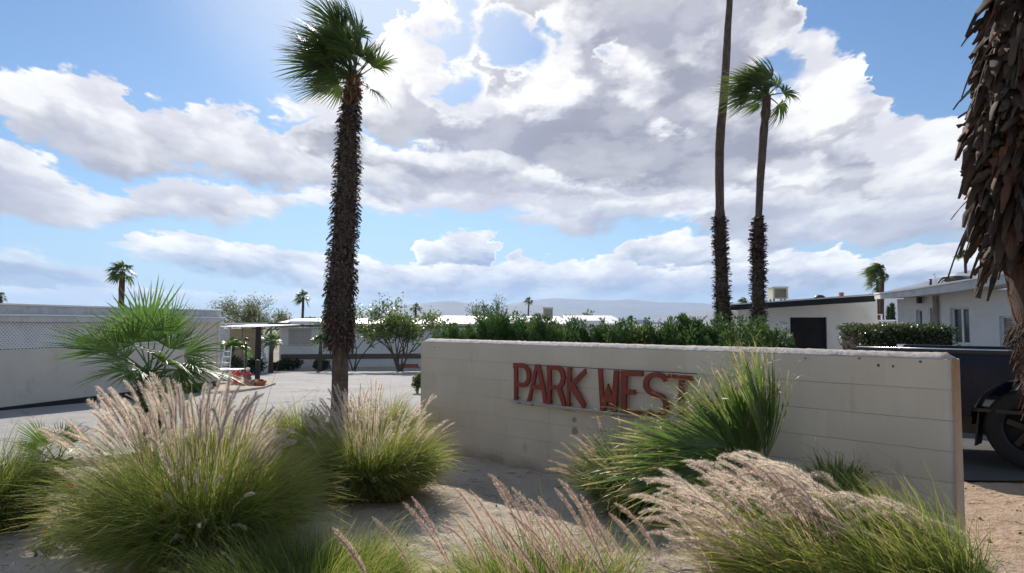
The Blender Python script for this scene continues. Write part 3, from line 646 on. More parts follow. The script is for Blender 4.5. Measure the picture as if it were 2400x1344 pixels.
def flakes(path, rad, N, w, L, elev=(.2,.9), droop=.6, s_rng=(0,1), cup=.3, twist=.4, K=5, taper=.6, lat=.25, rag=.15):
    """leaf-base flaps covering a trunk. path (n,3), rad (n,)"""
    path=np.asarray(path,float); n=len(path); s=rng.uniform(s_rng[0],s_rng[1],N)*(n-1); i=np.clip(s.astype(int),0,n-2); f=(s-i)
    c=path[i]*(1-f)[:,None]+path[i+1]*f[:,None]; r=np.asarray(rad)[i]*(1-f)+np.asarray(rad)[i+1]*f
    ax=nrm(path[i+1]-path[i]); ph=rng.random(N)*2*np.pi
    rd=np.stack([np.cos(ph),np.sin(ph),np.zeros(N)],1); rd=nrm(rd-ax*(rd*ax).sum(1,keepdims=True)); tg=np.cross(ax,rd)
    el=rng.uniform(elev[0],elev[1],N); d=rd*np.cos(el)[:,None]+ax*np.sin(el)[:,None]+tg*rng.normal(0,lat,N)[:,None]; d=nrm(d)
    Ls=rng.uniform(L[0],L[1],N); ws=rng.uniform(w[0],w[1],N); t=np.linspace(0,1,K)
    dr=droop*rng.uniform(.3,1.5,N)
    pts=(c+rd*(r*.96)[:,None])[:,None]+d[:,None]*(Ls[:,None]*t)[...,None]+(-UP)[None,None]*((dr*Ls)[:,None]*t**2)[...,None]
    tw=rng.normal(0,twist,N)[:,None]*t[None]
    tan=nrm(np.gradient(pts,axis=1)); sv=nrm(tg[:,None]-tan*(tg[:,None]*tan).sum(-1,keepdims=True)); nv=np.cross(tan,sv)
    sd=sv*np.cos(tw)[...,None]+nv*np.sin(tw)[...,None]; nn=np.cross(tan,sd)
    wt=ws[:,None]*(1-(1-taper)*t[None]**1.3)*rng.uniform(1-rag,1+rag,(N,K))
    V=np.stack([pts-sd*wt[...,None],pts+nn*(wt*cup)[...,None],pts+sd*wt[...,None]],2).reshape(-1,3)
    b=(np.arange(N)*K*3)[:,None]+(np.arange(K-1)*3)[None]
    Fq=np.concatenate([np.stack([b,b+1,b+4,b+3],-1).reshape(-1,4),np.stack([b+1,b+2,b+5,b+4],-1).reshape(-1,4)])
    return V,Fq,np.repeat(rng.random(N),K*3),np.repeat(np.tile(t,N),3)

def leaflets(cen, size, asp=.45, orient=None, jitter=.5):
    """diamond leaves at points cen (N,3)"""
    N=len(cen); d=rng.normal(size=(N,3)) if orient is None else nrm(orient)+rng.normal(0,jitter,(N,3)); d=nrm(d)
    sd=nrm(np.cross(d,rng.normal(size=(N,3)))); s=(size*rng.uniform(.6,1.3,N))[:,None]
    up=np.cross(d,sd)
    V=np.stack([cen, cen+d*s*.5+sd*s*asp*.5+up*s*.06, cen+d*s, cen+d*s*.5-sd*s*asp*.5+up*s*.06],1).reshape(-1,3)
    return V, np.arange(N*4).reshape(-1,4), np.repeat(rng.random(N),4), np.tile([0,.5,1,.5],N)

def grow(base, n0, L0, depth, spread=.5, rad=.04, up=.3, wind=(0,0,0), shrink=.72, lean=.5, kids=(2,3), wob=.12):
    """random branching skeleton -> list of (points, radii), end points"""
    segs=[]; ends=[]; W=np.array(wind,float)
    def rec(p,d,L,r,k):
        n=5; q=[p]; dd=d.copy()
        for i in range(n-1):
            dd=nrm((dd+rng.normal(0,wob,3)+UP*up*.12+W*.12)[None])[0]; q.append(q[-1]+dd*L/(n-1))
        segs.append((np.array(q),np.linspace(r,r*.65,n)))
        if k<=1: ends.extend([(q[-1],dd),(q[-2],dd),(q[-3],dd)])
        if k==0: return
        for _ in range(rng.integers(kids[0],kids[1]+1)):
            nd=nrm((dd+rng.normal(0,spread,3)+W*.25)[None])[0]; rec(q[-1],nd,L*shrink*rng.uniform(.8,1.2),r*.6,k-1)
    for j in range(n0):
        a=2*np.pi*(j+rng.random()*.6)/n0; d=nrm(np.array([[math.cos(a)*lean,math.sin(a)*lean,1]])*rng.uniform(.8,1.2))[0]
        rec(np.array(base,float)+np.array([math.cos(a),math.sin(a),0])*rad*1.2,d,L0*rng.uniform(.8,1.15),rad,depth)
    return segs, ends
# ------------------------------------------------------------ ground, road, kerb
def struct(o): o['kind']='structure'; return o
def grid_mesh(name, xs, ys, zf, m, keep=None):
    X,Y=np.meshgrid(xs,ys); Z=zf(X,Y); nx=len(xs); V=np.stack([X,Y,Z],-1).reshape(-1,3)
    i=(np.arange(len(ys)-1)*nx)[:,None]; j=np.arange(nx-1)[None]; Fq=np.stack([i+j,i+j+1,i+nx+j+1,i+nx+j],-1).reshape(-1,4)
    return struct(np_mesh(name,V,Fq,m,smooth=True))
def make_ground():
    xs=np.concatenate([-np.geomspace(9000,12,34),np.arange(-11.5,-5,.3),np.arange(-5,5,.05),np.arange(5,12,.3),np.geomspace(12,9000,34)])
    ys=np.concatenate([-np.geomspace(400,3,10),np.arange(-2.5,2.5,.3),np.arange(2.5,9.2,.05),np.arange(9.2,20,.35),np.arange(20,62,3.0),np.geomspace(62,9500,34)])
    def zf(X,Y):
        z=gz(X,Y); r=np.random.default_rng(3)
        m=(np.abs(X)<6)&(Y<10)&(Y>1)&(Y<yb(X)-.1)
        return z+np.where(m, (.009*np.sin(X*11+3*np.sin(Y*7))*np.sin(Y*13+2*np.sin(X*9))+.006*np.sin(X*23+Y*17)*np.sin(Y*29-X*19)),0)
    g=grid_mesh('ground',xs,ys,zf,M['sand'])
    g.data.materials.append(M['desert'])
    for p in g.data.polygons:
        if p.center.y>60 or abs(p.center.x)>60: p.material_index=1
    # asphalt
    us=np.concatenate([np.linspace(-24,-6,12),np.linspace(-5.72,7,60),np.linspace(7.5,60,20)])
    vs=np.concatenate([np.linspace(0,.2,6),np.linspace(.25,1,24)])
    near=yb(us); nx=len(us); V=[]
    for v in vs:
        yy=near*(1-v)+44.5*v; V+= [(x,y,float(zt(y))-.0) for x,y in zip(us,yy)]
    i=(np.arange(len(vs)-1)*nx)[:,None]; j=np.arange(nx-1)[None]; Fq=np.stack([i+j,i+j+1,i+nx+j+1,i+nx+j],-1).reshape(-1,4)
    struct(np_mesh('road',V,Fq,M['asphalt'],smooth=True))
    # driveway right of the wall, under the pickup
    xs=np.linspace(0,1,12); ys=np.linspace(0,1,14); V=[]
    for v in ys:
        for u in xs:
            a=Vector((3.75,6.95))*(1-u)+Vector((16,6.4))*u; b=Vector((6.0,17.5))*(1-u)+Vector((18,17.5))*u; p=a*(1-v)+b*v
            V.append((p.x,p.y,float(gz(p.x,p.y))+.028))
    nx=12; i=(np.arange(13)*nx)[:,None]; j=np.arange(11)[None]; Fq=np.stack([i+j,i+j+1,i+nx+j+1,i+nx+j],-1).reshape(-1,4)
    struct(np_mesh('driveway',V,Fq,M['blacktop'],smooth=True))
    # kerb swept along the bed
    pts=spline([(x,y,0) for x,y in CURB[:9]],90); pts=pts[pts[:,0]>-14]
    t=nrm(np.gradient(pts,axis=0)); nn=np.stack([t[:,1],-t[:,0],t[:,2]*0],1)
    prof=[(-.01,-.15),(-.01,.085),(.02,.10),(.12,.10),(.14,.085),(.14,-.15)]
    V=[]; 
    for p,n in zip(pts,nn):
        for o,h in prof: q=p+n*o; V.append((q[0],q[1],float(zt(p[1]))+h))
    k=len(prof); i=(np.arange(len(pts)-1)*k)[:,None]; j=np.arange(k-1)[None]; Fq=np.stack([i+j,i+j+1,i+k+j+1,i+k+j],-1).reshape(-1,4)
    struct(np_mesh('kerb',V,Fq,M['concrete']))
    # gravel corner with the figurine, beyond the road
    poly=[GT(470,925),GT(560,920),GT(620,911),GT(646,902),GT(640,893),GT(600,889),GT(540,888),GT(470,888)]
    b=MB(); n=len(poly)
    b.add([(p.x,p.y,float(zt(p.y))-.05) for p in poly]+[(p.x,p.y,float(zt(p.y))+.07) for p in poly],[tuple(range(n,2*n))]+[(i,(i+1)%n,n+(i+1)%n,n+i) for i in range(n)])
    struct(b.build('gravel_corner',M['sand']))
    # garden strip in front of the far home
    b=MB()
    a=GT(600,872); 
    b.hexa([(-19,43.6,-1.5),(14,43.6,-1.5),(14,46.5,-1.5),(-19,46.5,-1.5),(-19,43.8,-1.30),(14,43.8,-1.30),(14,46.4,-1.28),(-19,46.4,-1.28)])
    struct(b.build('garden_strip',M['sand']))
make_ground()

# ------------------------------------------------------------ the sign wall
def local_empty(name,label,cat,group=None,loc=None,ang=None):
    o=thing(name,loc if loc is not None else WO,label,cat,group); o.rotation_euler=(0,0,WANG if ang is None else ang); return o
def make_wall():
    n=220; xs=np.linspace(0,WALL_LEN,n); prof=[(0,-.3),(0,.6),(0,1.3795),(.010,1.390),(.040,1.412),(.075,1.424),(.12,1.424),(.16,1.408),(.188,1.388),(.195,1.375),(.195,.6),(.195,-.3)]
    k=len(prof); V=np.zeros((n,k,3)); r=np.random.default_rng(8)
    for i,x in enumerate(xs):
        e=min(x,WALL_LEN-x); 
        drop=.045*max(0,1-e/.05) if x>1 else .028*max(0,1-e/.07)**1.6
        for j,(y,z) in enumerate(prof):
            V[i,j]=(x,y,z)
            if z>1.385: V[i,j,2]=max(1.379,z-drop+r.normal(0,.0018)+.002*math.sin(x*3.1+j)); V[i,j,1]+=r.normal(0,.002)
            if x<.5 and 1.37<z<1.385: V[i,j,2]-=.020*max(0,1-x/.035)
    V=V.reshape(-1,3)
    i=(np.arange(n-1)*k)[:,None]; j=np.arange(k-1)[None]; Fq=np.stack([i+j,i+k+j,i+k+j+1,i+j+1],-1).reshape(-1,4)
    ends=[list(range(k))[::-1],[(n-1)*k+q for q in range(k)]]
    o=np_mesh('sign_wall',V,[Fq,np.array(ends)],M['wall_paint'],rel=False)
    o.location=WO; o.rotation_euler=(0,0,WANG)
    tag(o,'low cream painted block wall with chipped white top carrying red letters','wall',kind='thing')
make_wall()

# ------------------------------------------------------------ the red letters
def make_letters():
    sg=local_empty('wall_sign','rust red PARK WEST lettering fixed along the cream block wall','sign',loc=WO-WB*.055)
    cv=lambda q:[(1150+x*.229167,820+y*.229167) for x,y in q]
    S=[]
    sc_=[(1798,318),(1772,280),(1735,262),(1690,256),(1645,265),(1606,298),(1589,345),(1598,395),(1640,438),(1700,460),(1752,482),(1787,525),(1796,580),(1778,635),(1735,668),(1690,676),(1640,660),(1606,622)]
    c3=spline([(x,y,0) for x,y in sc_],60); t=nrm(np.gradient(c3,axis=0)); nn=np.stack([t[:,1],-t[:,0]],1)
    S=[tuple(c3[i,:2]+nn[i]*24) for i in range(60)]+[tuple(c3[i,:2]-nn[i]*24) for i in range(59,-1,-1)]
    L=[('P',[[(237,137),(330,140),(372,160),(400,200),(414,255),(406,320),(378,365),(350,384),(278,382),(276,512),(246,512),(245,190),(237,188)],[(276,182),(278,340),(338,342),(362,325),(375,288),(374,240),(358,200),(330,184)]]),
       ('A',[[(460,152),(498,152),(513,200),(547,340),(572,480),(581,548),(546,543),(528,404),(438,404),(409,526),(376,524),(400,440),(430,320)],[(478,200),(449,362),(516,362)]]),
       ('R',[[(578,162),(700,163),(737,190),(758,235),(765,290),(752,350),(722,395),(750,480),(772,573),(738,574),(682,405),(622,403),(614,553),(582,551),(585,210),(578,208)],[(620,205),(622,368),(690,368),(712,340),(725,290),(715,235),(690,207)]]),
       ('K',[[(790,176),(826,178),(826,335),(940,222),(972,196),(977,240),(864,362),(920,458),(972,560),(958,602),(944,594),(836,425),(812,425),(810,578),(785,575)]]),
       ('W',[[(1104,195),(1140,198),(1160,490),(1204,350),(1248,485),(1266,212),(1310,215),(1302,400),(1286,637),(1240,634),(1205,520),(1166,622),(1128,620)]]),
       ('E',[[(1340,215),(1556,224),(1558,270),(1395,268),(1390,408),(1480,412),(1478,458),(1389,458),(1384,614),(1560,620),(1562,662),(1338,655)]]),
       ('S',[S]),
       ('T',[[(1820,250),(2074,272),(2067,317),(1979,309),(1973,702),(1924,696),(1932,304),(1818,291)]])]
    for ch,polys in L:
        cu=bpy.data.curves.new('letter','CURVE'); cu.dimensions='2D'; cu.fill_mode='BOTH'; cu.extrude=.011; cu.bevel_depth=.0015
        for q in polys:
            pts=[WL(px,py,.055) for px,py in cv(q)]
            sp=cu.splines.new('POLY'); sp.points.add(len(pts)-1); sp.use_cyclic_u=True
            for p,(s,z) in zip(sp.points,pts): p.co=(s,z,0,1)
        tmp=bpy.data.objects.new('tmp',cu); me=bpy.data.meshes.new_from_object(tmp); me.name='letter'
        me.transform(Matrix.Rotation(R(90),4,'X')); bpy.data.objects.remove(tmp)
        me.materials.clear(); o=link('letter',me,M['red_paint'],sg)
        o['label']='rust red painted metal letter %s'%ch
    # hanging wire, ledge, spacer pins (local frame: x along, y back)
    a=WL(1150+360*.229,820+155*.229,.05); b_=WL(1150+2110*.229,820+246*.229,.05)
    m=MB(); m.tube([WO-WB*.05+WD*a[0]+UPV*a[1],WO-WB*.05+WD*b_[0]+UPV*b_[1]],.0035,6)
    def loc(mb): 
        inv=Matrix.Rotation(-WANG,4,'Z')@Matrix.Translation(-(WO-WB*.055)); mb.v=[tuple(inv@Vector(v)) for v in mb.v]; mb.v=[tuple(Vector(v)+world_loc(sg)) for v in mb.v]
    loc(m); m.build('wire',M['dark_metal'],sg)
    a=WL(1150+200*.229,820+512*.229,.05); b_=WL(1150+1990*.229,820+722*.229,.05)
    m=MB(); m.obox(WO+UPV*0,WD,WB,UPV,(a[0],-.075,a[1]-.010),(b_[0],.0,a[1]-.002))
    # the ledge follows the letters' feet
    m=MB(); p=[]
    for off in (-.074,.001):
        for (s,z) in (a,b_):
            for h in (-.012,-.002): p.append(WO+WD*s+WB*off+UPV*(z+h))
    m.hexa([p[0],p[2],p[6],p[4],p[1],p[3],p[7],p[5]]); loc(m); m.build('ledge',M['concrete'],sg)
    for (cx,cy) in ((250,160),(480,170),(600,190),(808,200),(1120,220),(1290,230),(1360,240),(1700,262),(1950,285),(262,495),(600,535),(800,560),(1145,600),(1262,620),(1360,630),(1945,670)):
        s,z=WL(1150+cx*.229,820+cy*.229,.05); m=MB(); m.tube([WO+WD*s-WB*.046+UPV*z,WO+WD*s+UPV*z+WB*.002],.006,6); loc(m); m.build('spacer_pin',M['dark_metal'],sg)
UPV=Vector((0,0,1))
make_letters()

# ------------------------------------------------------------ mountains and air
def make_mountains():
    def ridge(name,pts,Y,depth,seed,rough,kx):
        r=np.random.default_rng(seed); X0=P(pts[0][0],759,Y).x; X1=P(pts[-1][0],759,Y).x; nx=260; ny=24
        xs=np.linspace(X0,X1,nx); px=1200+xs/Y*F; top=np.array([P(1200,float(np.interp(p,[q[0] for q in pts],[q[1] for q in pts])),Y).z for p in px])
        nz=np.zeros(nx)
        for o in range(1,7): nz+=np.interp(np.linspace(0,kx*2**o,nx),np.arange(kx*2**o+2),r.normal(0,1,kx*2**o+2))*rough/2**(o*.9)
        top=top+nz; V=[]
        for j in range(ny):
            v=j/(ny-1); f=1-abs(2*v-1)
            f=f**.85
            rill=np.zeros(nx)
            for o in range(2,7): rill+=np.interp(np.linspace(0,kx*2**o,nx),np.arange(kx*2**o+2),r.normal(0,1,kx*2**o+2))*rough*.9/2**(o*.6)
            V.append(np.stack([xs+r.normal(0,2,nx),np.full(nx,Y+(2*v-1)*depth)+rill*2,np.where(f>0,-1.6+(top+1.6)*f+rill*f*(1-f)*2.2,-3)],1))
        V=np.concatenate(V); i=(np.arange(ny-1)*nx)[:,None]; jj=np.arange(nx-1)[None]; Fq=np.stack([i+jj,i+jj+1,i+nx+jj+1,i+nx+jj],-1).reshape(-1,4)
        return struct(np_mesh('mountains',V,Fq,M['mountain_rock'],smooth=True))
    ridge('mountains',[(-300,752),(300,750),(620,748),(740,745),(820,735),(900,722),(960,712),(1030,704),(1060,702),(1100,708),(1160,716),(1240,708),(1300,718),(1400,735),(1500,750)],5200,900,3,7,4)
    ridge('mountains',[(1000,748),(1090,732),(1180,712),(1250,700),(1300,696),(1350,700),(1420,702),(1480,700),(1540,706),(1640,708),(1700,716),(1780,712),(1860,706),(1960,700),(2100,705),(2300,700),(2900,720)],7000,1200,5,9,4)
    ridge('mountains',[(1500,745),(1600,738),(1720,722),(1800,705),(1850,700),(1950,698),(2040,690),(2100,676),(2160,662),(2220,645),(2280,632),(2400,620),(2700,612),(3200,640)],3300,700,9,9,4)
    b=MB(); b.box((-8200,-60,-6),(8200,8400,345)); h=b.build('haze',None); h['kind']='stuff'
    m=bpy.data.materials.new('haze_air'); m.use_nodes=True; t=NT(m.node_tree); t.n.clear(); o=t.new('ShaderNodeOutputMaterial'); v=t.new('ShaderNodeVolumePrincipled')
    v.inputs['Color'].default_value=(.46,.64,.93,1); v.inputs['Density'].default_value=.00012; v.inputs['Anisotropy'].default_value=.25
    t.l.new(v.outputs[0],o.inputs['Volume']); h.data.materials.append(m)
make_mountains()
# ------------------------------------------------------------ fountain grass
def grass_clump(c, r0, nb, L, H, label, plumes, lean=(.03,1.25), bend=.9, wind=(-.15,0,0), w=.0022, m='grass', pm='plume', nh=430, pw=.75, ell=(1,1), stuffN=0, group='fountain grass clumps', K=6, hw=.0010, sweep=False):
    """plumes: list of (base, tip, L, width, curl) ; the clump is one thing, each flower spike a part"""
    g=float(gz(c[0],c[1])); c=(c[0],c[1],g-.01)
    w=w*1.4; nb=int(nb*.78)
    t=thing('fountain_grass',c,label,'grass clump',group)
    (V,Fq,r,tt),pts=blades(c,r0,nb,L,lean,bend,w,wind,K=K,ell=ell,pw=pw)
    n2=int(nb*.13); (V2,F2,r2,t2),_=blades(c,r0*1.05,n2,(L[0]*.30,L[1]*.72),(.5,1.65),1.1,w*1.05,(wind[0]*.5,0,0),K=K,pw=.6)
    n3=int(nb*.02)+30; (V3,F3,r3,t3),_=blades(c,r0,n3,(L[1]*.95,L[1]*1.28),(.05,1.0),1.5,w*.8,wind,K=K)
    np_mesh('blades',np.concatenate([V,V2,V3]),np.concatenate([Fq,F2+len(V),F3+len(V)+len(V2)]),M[m],t,{'rnd':np.concatenate([r,.90+.10*r2,r3]),'tt':np.concatenate([tt,t2,t3])})
    for i,(tip,LL,wd,cu) in enumerate(plumes[:100]):
        dv=np.array(tip)-np.array(c); dv[2]=0; dl=np.linalg.norm(dv)+1e-6; b=np.array(c)+dv/dl*min(dl*.45,r0)+np.append(rng.normal(0,.05,2),0)
        mid=None
        if sweep: b=np.array([tip[0]+sweep*rng.uniform(.38,.60),tip[1]+rng.uniform(-.05,.12),c[2]]); mid=(tip[0]+sweep*rng.uniform(.26,.40),tip[1],max(c[2]+.1,tip[2]-rng.uniform(.03,.17)-(1-sweep)*.22))
        plume(b,tip,LL,wd,nh,curl=cu*(.4 if sweep else 1),hw=hw,mid=mid).build('plume',M[pm],t)
    if len(plumes)>100:
        bag=Bag()
        for (tip,LL,wd,cu) in plumes[100:]:
            dv=np.array(tip)-np.array(c); dv[2]=0; dl=np.linalg.norm(dv)+1e-6; b=np.array(c)+dv/dl*min(dl*.45,r0)+np.append(rng.normal(0,.05,2),0)
            mid=None
            if sweep: b=np.array([tip[0]+sweep*rng.uniform(.38,.60),tip[1]+rng.uniform(-.05,.12),c[2]]); mid=(tip[0]+sweep*rng.uniform(.26,.40),tip[1],max(c[2]+.1,tip[2]-rng.uniform(.03,.17)-(1-sweep)*.22))
            q=plume(b,tip,LL,wd,int(nh*.7),curl=cu,hw=hw*1.2,mid=mid)
            for k,fl in q.F.items():
                for f,v,rr,t2 in zip(fl,q.V,q.r,q.t): pass
            bag.V+=q.V; bag.r+=q.r; bag.t+=q.t
            for k,fl in q.F.items():
                for f in fl: bag.F.setdefault(k,[]).append(f+bag.n)
            bag.n+=q.n
        o=bag.build('plumes',M[pm],t); o['kind']='stuff'
    return t
def spikes(c, n, az=(0,6.28), reach=(.3,.9), zr=(.8,1.2), L=(.16,.26), wd=(.011,.018), wind=-.15, curl=(0,.15)):
    """random flower tips over a clump centred at c: radius reach, height zr"""
    out=[]
    for _ in range(n):
        a=rng.uniform(*az); r=rng.uniform(*reach)
        f=(r-reach[0])/max(1e-6,reach[1]-reach[0]); z=rng.uniform(zr[0],zr[1])*(1-.30*f*f)
        out.append(((c[0]+math.cos(a)*r+wind*z,c[1]+math.sin(a)*r*.8,z+float(gz(c[0],c[1]))),rng.uniform(*L),rng.uniform(*wd),rng.uniform(*curl) if rng.random()<.6 else 0))
    return out
def aim(lst, Y, dy=.25, L=(.2,.28), wd=(.015,.021), curl=(0,.1), fat=1.3):
    """flower tips seen at these places of the photograph, about Y metres ahead"""
    return [(tuple(P(px,py,Y+rng.uniform(-dy,dy))),rng.uniform(*L)*1.12,rng.uniform(*wd)*fat,rng.uniform(*curl)) for px,py in lst]
def between(a,b,n,j=8): return [(a[0]+(b[0]-a[0])*k/max(1,n-1)+rng.normal(0,j),a[1]+(b[1]-a[1])*k/max(1,n-1)+rng.normal(0,j)) for k in range(n)]

def make_grasses():
    # 1 the big clump on the left
    c=(-2.08,4.60)
    tips=[(225,905),(240,915),(262,905),(285,920),(215,950),(230,965),(205,980),(250,975),(150,975),(160,985),(85,995),(95,1005),(120,1010),(175,1010),(185,1000),(325,890),(345,900),(355,885),(385,905),(395,915),(410,880),(420,900),(432,925),(450,905),(470,915),(500,935),(515,925),(530,905),(545,915),(560,900),(575,935),(590,930),(600,915),(610,900),(480,890),(495,880),(375,935),(300,940),(310,960),(335,950),(280,950),(190,1045),(130,1095),(120,1145),(275,1095),(640,950),(630,970),(650,960),(620,990),(660,980),(655,1010),(640,1000),(670,1020)]
    up=aim(tips,4.6,.4,(.20,.30),(.016,.022),(0,.12))+aim([(x+rng.normal(0,22),y+rng.normal(16,14)) for x,y in tips if y<990],4.7,.45,(.17,.27),(.013,.020),(0,.12))
    up+=aim([(420,1055),(440,1050),(465,1095),(520,1100),(428,1110),(485,1125),(595,1150),(385,1155),(468,1215),(482,1215),(410,1255),(295,1320),(575,1220)],3.95,.08,(.10,.20),(.010,.013),(0,.15),fat=1.2)+spikes(c,40,(0,6.28),(.1,.75),(1.0,1.32),(.2,.3),(.026,.034),-.10)
    grass_clump(c,.36,17000,(.52,1.00),1,'largest fountain grass clump, left of the tall shaggy palm, thick with pale pink plumes',up,lean=(.02,1.32),bend=.95,wind=(-.12,0,0),nh=620,pw=.80,w=.0021,hw=.00095)
    # 2 middle clump
    c=(-1.30,6.30)
    a=[(770,905),(790,915),(805,925),(825,912),(845,885),(870,915),(890,900),(905,930),(830,940),(700,960),(690,975),(715,950),(720,980),(735,965),(750,945),(760,960),(775,950),(785,965),(800,955),(815,960),(850,935),(862,950),(880,945),(915,955),(925,975),(940,965),(955,950),(1015,920),(1010,960),(1050,980),(1035,985),(1020,995),(985,985),(975,1000),(935,1005),(905,1010),(880,1015),(860,1000),(840,1005),(820,1000),(795,990),(955,1050),(1000,1010),(735,1000),(752,990)]
    up=aim(a,6.3,.45,(.15,.24),(.010,.016),(0,.10))+aim([(x+rng.normal(0,18),y+rng.normal(10,12)) for x,y in a[:36]],6.5,.45,(.13,.22),(.010,.015),(0,.1))
    up+=spikes(c,50,(0,6.28),(.05,.62),(.82,1.10),(.15,.24),(.018,.026),-.03)+aim([(845,1020),(850,1022)],5.9,.05,(.14,.16),(.012,.014),(.5,.6))
    grass_clump(c,.36,13500,(.42,.80),1,'rounded green fountain grass clump between the shaggy palm and the cream wall',up,lean=(.02,1.32),bend=.95,wind=(-.0,0,0),nh=320,w=.0024,hw=.0013)
    # 3 cut by the left edge
    c=(-4.05,5.35)
    grass_clump(c,.30,7500,(.40,.78),1,'bright green grass clump cut by the left edge of the photo, one dark spike',aim([(62,1075),(25,1100)],5.4,.1,(.12,.16),(.008,.01)),lean=(.02,1.3),bend=.9,wind=(-.05,0,0),nh=150,m='grass')
    # 4 low soft grass at the bottom left
    c=(-1.12,3.72)
    grass_clump(c,.46,13000,(.26,.52),1,'low soft yellow-green grass mound at the lower edge, right of the largest clump',aim([(520,1290),(560,1330)],3.8,.05,(.12,.14),(.01,.012)),lean=(.05,1.35),bend=1.0,wind=(-.05,0,0),nh=200,pw=.7,w=.0018)
    # 5 bottom centre, long leaning plumes
    c=(.16,3.55)
    a=[(780,1238),(790,1255),(872,1212),(945,1178),(965,1165),(1062,1142),(1075,1150),(1100,1148),(1112,1160),(1145,1112),(1155,1125),(1200,1143),(1205,1160),(1055,1205),(1090,1215),(1130,1195),(1160,1220),(1190,1200),(1215,1235),(1240,1170),(1250,1205),(1262,1165),(1285,1190),(1300,1145),(1310,1125),(1330,1150),(1345,1205),(1360,1160),(1375,1235),(1390,1215),(1430,1205),(1440,1180),(1225,1225),(1180,1250),(1270,1215),(1120,1240),(1035,1230),(1310,1235),(1345,1260),(1150,1280),(1200,1285),(1250,1270)]
    up=[(tuple(P(px,py,3.45+rng.uniform(-.25,.35))),rng.uniform(.26,.38),rng.uniform(.017,.022),0) for px,py in a]
    grass_clump(c,.42,4600,(.26,.60),1,'thin front grass clump with long rosy plumes arching left over bare sand',up,lean=(.03,1.1),bend=.6,wind=(-.12,0,0),pm='plume_rose',nh=700,w=.0020,hw=.00085,sweep=.62)
    # 6 big wind-swept clump front right
    c=(1.88,3.80)
    a=[(1485,1135),(1495,1150),(1530,1100),(1545,1095),(1560,1110),(1580,1125),(1510,1165),(1505,1180),(1520,1195),(1600,1075),(1640,1070),(1660,1085),(1690,1050),(1700,1065),(1715,1045),(1740,1045),(1750,1060),(1780,1070),(1640,1110),(1620,1130),(1655,1125),(1590,1150),(1570,1175),(1610,1190),(1545,1235),(1555,1275),(1565,1225),(1630,1160),(1680,1100),(1710,1095),(1735,1085),(1760,1090),(1790,1085),(1820,1100),(1690,1140),(1650,1215),(1660,1250),(1610,1265),(1780,1110),(1820,1130),(1850,1125),(1860,1105),(1880,1140),(1900,1130),(1920,1160),(1600,1300),(1575,1255),(1700,1300),(1630,1310),(1690,1230),(1760,1215)]
    up=[]
    for px,py in a+[(x+rng.normal(14,24),y+rng.normal(14,14)) for x,y in a[:44]]:
        up.append((tuple(P(px,py,3.75+rng.uniform(-.25,.35))),rng.uniform(.28,.38),rng.uniform(.019,.026),rng.uniform(0,.3)))
    for px,py in between((1760,1075),(2080,1195),20,14)+between((1700,1120),(1990,1230),16,16)+between((1600,1200),(1780,1260),7,14)+between((1830,1130),(1960,1180),8,12):
        up.append((tuple(P(px,py,3.8+rng.uniform(-.3,.3))),rng.uniform(.26,.36),rng.uniform(.019,.026),rng.uniform(0,.3)))
    up+=[(tuple(P(px,py,3.6+rng.uniform(-.1,.3))),rng.uniform(.24,.32),.024,0) for px,py in [(1935,1225),(1990,1215),(2010,1165),(2040,1160),(2060,1165),(2100,1250),(2150,1215),(2180,1275),(2120,1275),(2185,1300)]]
    grass_clump(c,.50,18000,(.36,.74),1,'wind-swept fountain grass before the cream wall, plumes combed far to the left',up,lean=(.02,1.2),bend=.55,wind=(-.95,.05,-.05),nh=720,pw=.8,w=.0022,hw=.0009,sweep=True)
    # 7 small clump against the wall under the lettering
    c=(1.05,5.85)
    a=[(1300,1050),(1315,1035),(1340,1010),(1350,1020),(1365,1010),(1372,1030),(1385,1045),(1392,1015),(1285,1075),(1290,1090),(1280,1095),(1310,1080),(1360,1045),(1450,970),(1400,975),(1410,1100),(1430,1105),(1440,1120),(1330,1060),(1395,1060),(1460,1010),(1455,1025)]
    up=aim(a,5.8,.2,(.15,.22),(.009,.013),(0,.1))
    grass_clump(c,.24,7000,(.42,.72),1,'small cool green grass clump against the wall below the S',up,lean=(.02,1.1),bend=.7,wind=(-.2,0,0),m='grass_cool',pm='plume_rose',nh=320,hw=.0011)
    # 8 behind, at the road side
    c=(-2.55,8.3)
    grass_clump(c,.14,3500,(.40,.74),1,'straw-tinted grass clump behind, between the largest clump and the palm foot',aim([(622,965),(635,940),(668,960),(690,935),(608,975),(650,985),(700,950)],8.3,.2,(.14,.2),(.008,.012)),lean=(.02,1.0),bend=.7,nh=150,w=.003,hw=.0013)
    c=(-1.55,8.4)
    a=[(845,905),(870,895),(895,925),(915,935),(935,915),(955,920),(980,940),(965,960),(995,955),(940,945),(905,950),(880,935),(860,930),(1000,935)]
    grass_clump(c,.16,4500,(.40,.78),1,'pale grass clump hidden behind the rounded one, spikes against the road',aim(a,8.4,.3,(.14,.2),(.008,.012)),lean=(.02,1.0),bend=.7,nh=150,w=.003,hw=.0013)
    c=(-3.1,7.1)
    grass_clump(c,.16,4500,(.35,.70),1,'grass clump tucked between the largest clump and the road kerb',aim([(560,950),(590,945),(610,960),(540,960)],7.1,.2,(.14,.2),(.008,.012)),lean=(.02,1.1),bend=.7,nh=150,w=.0026,hw=.0012)

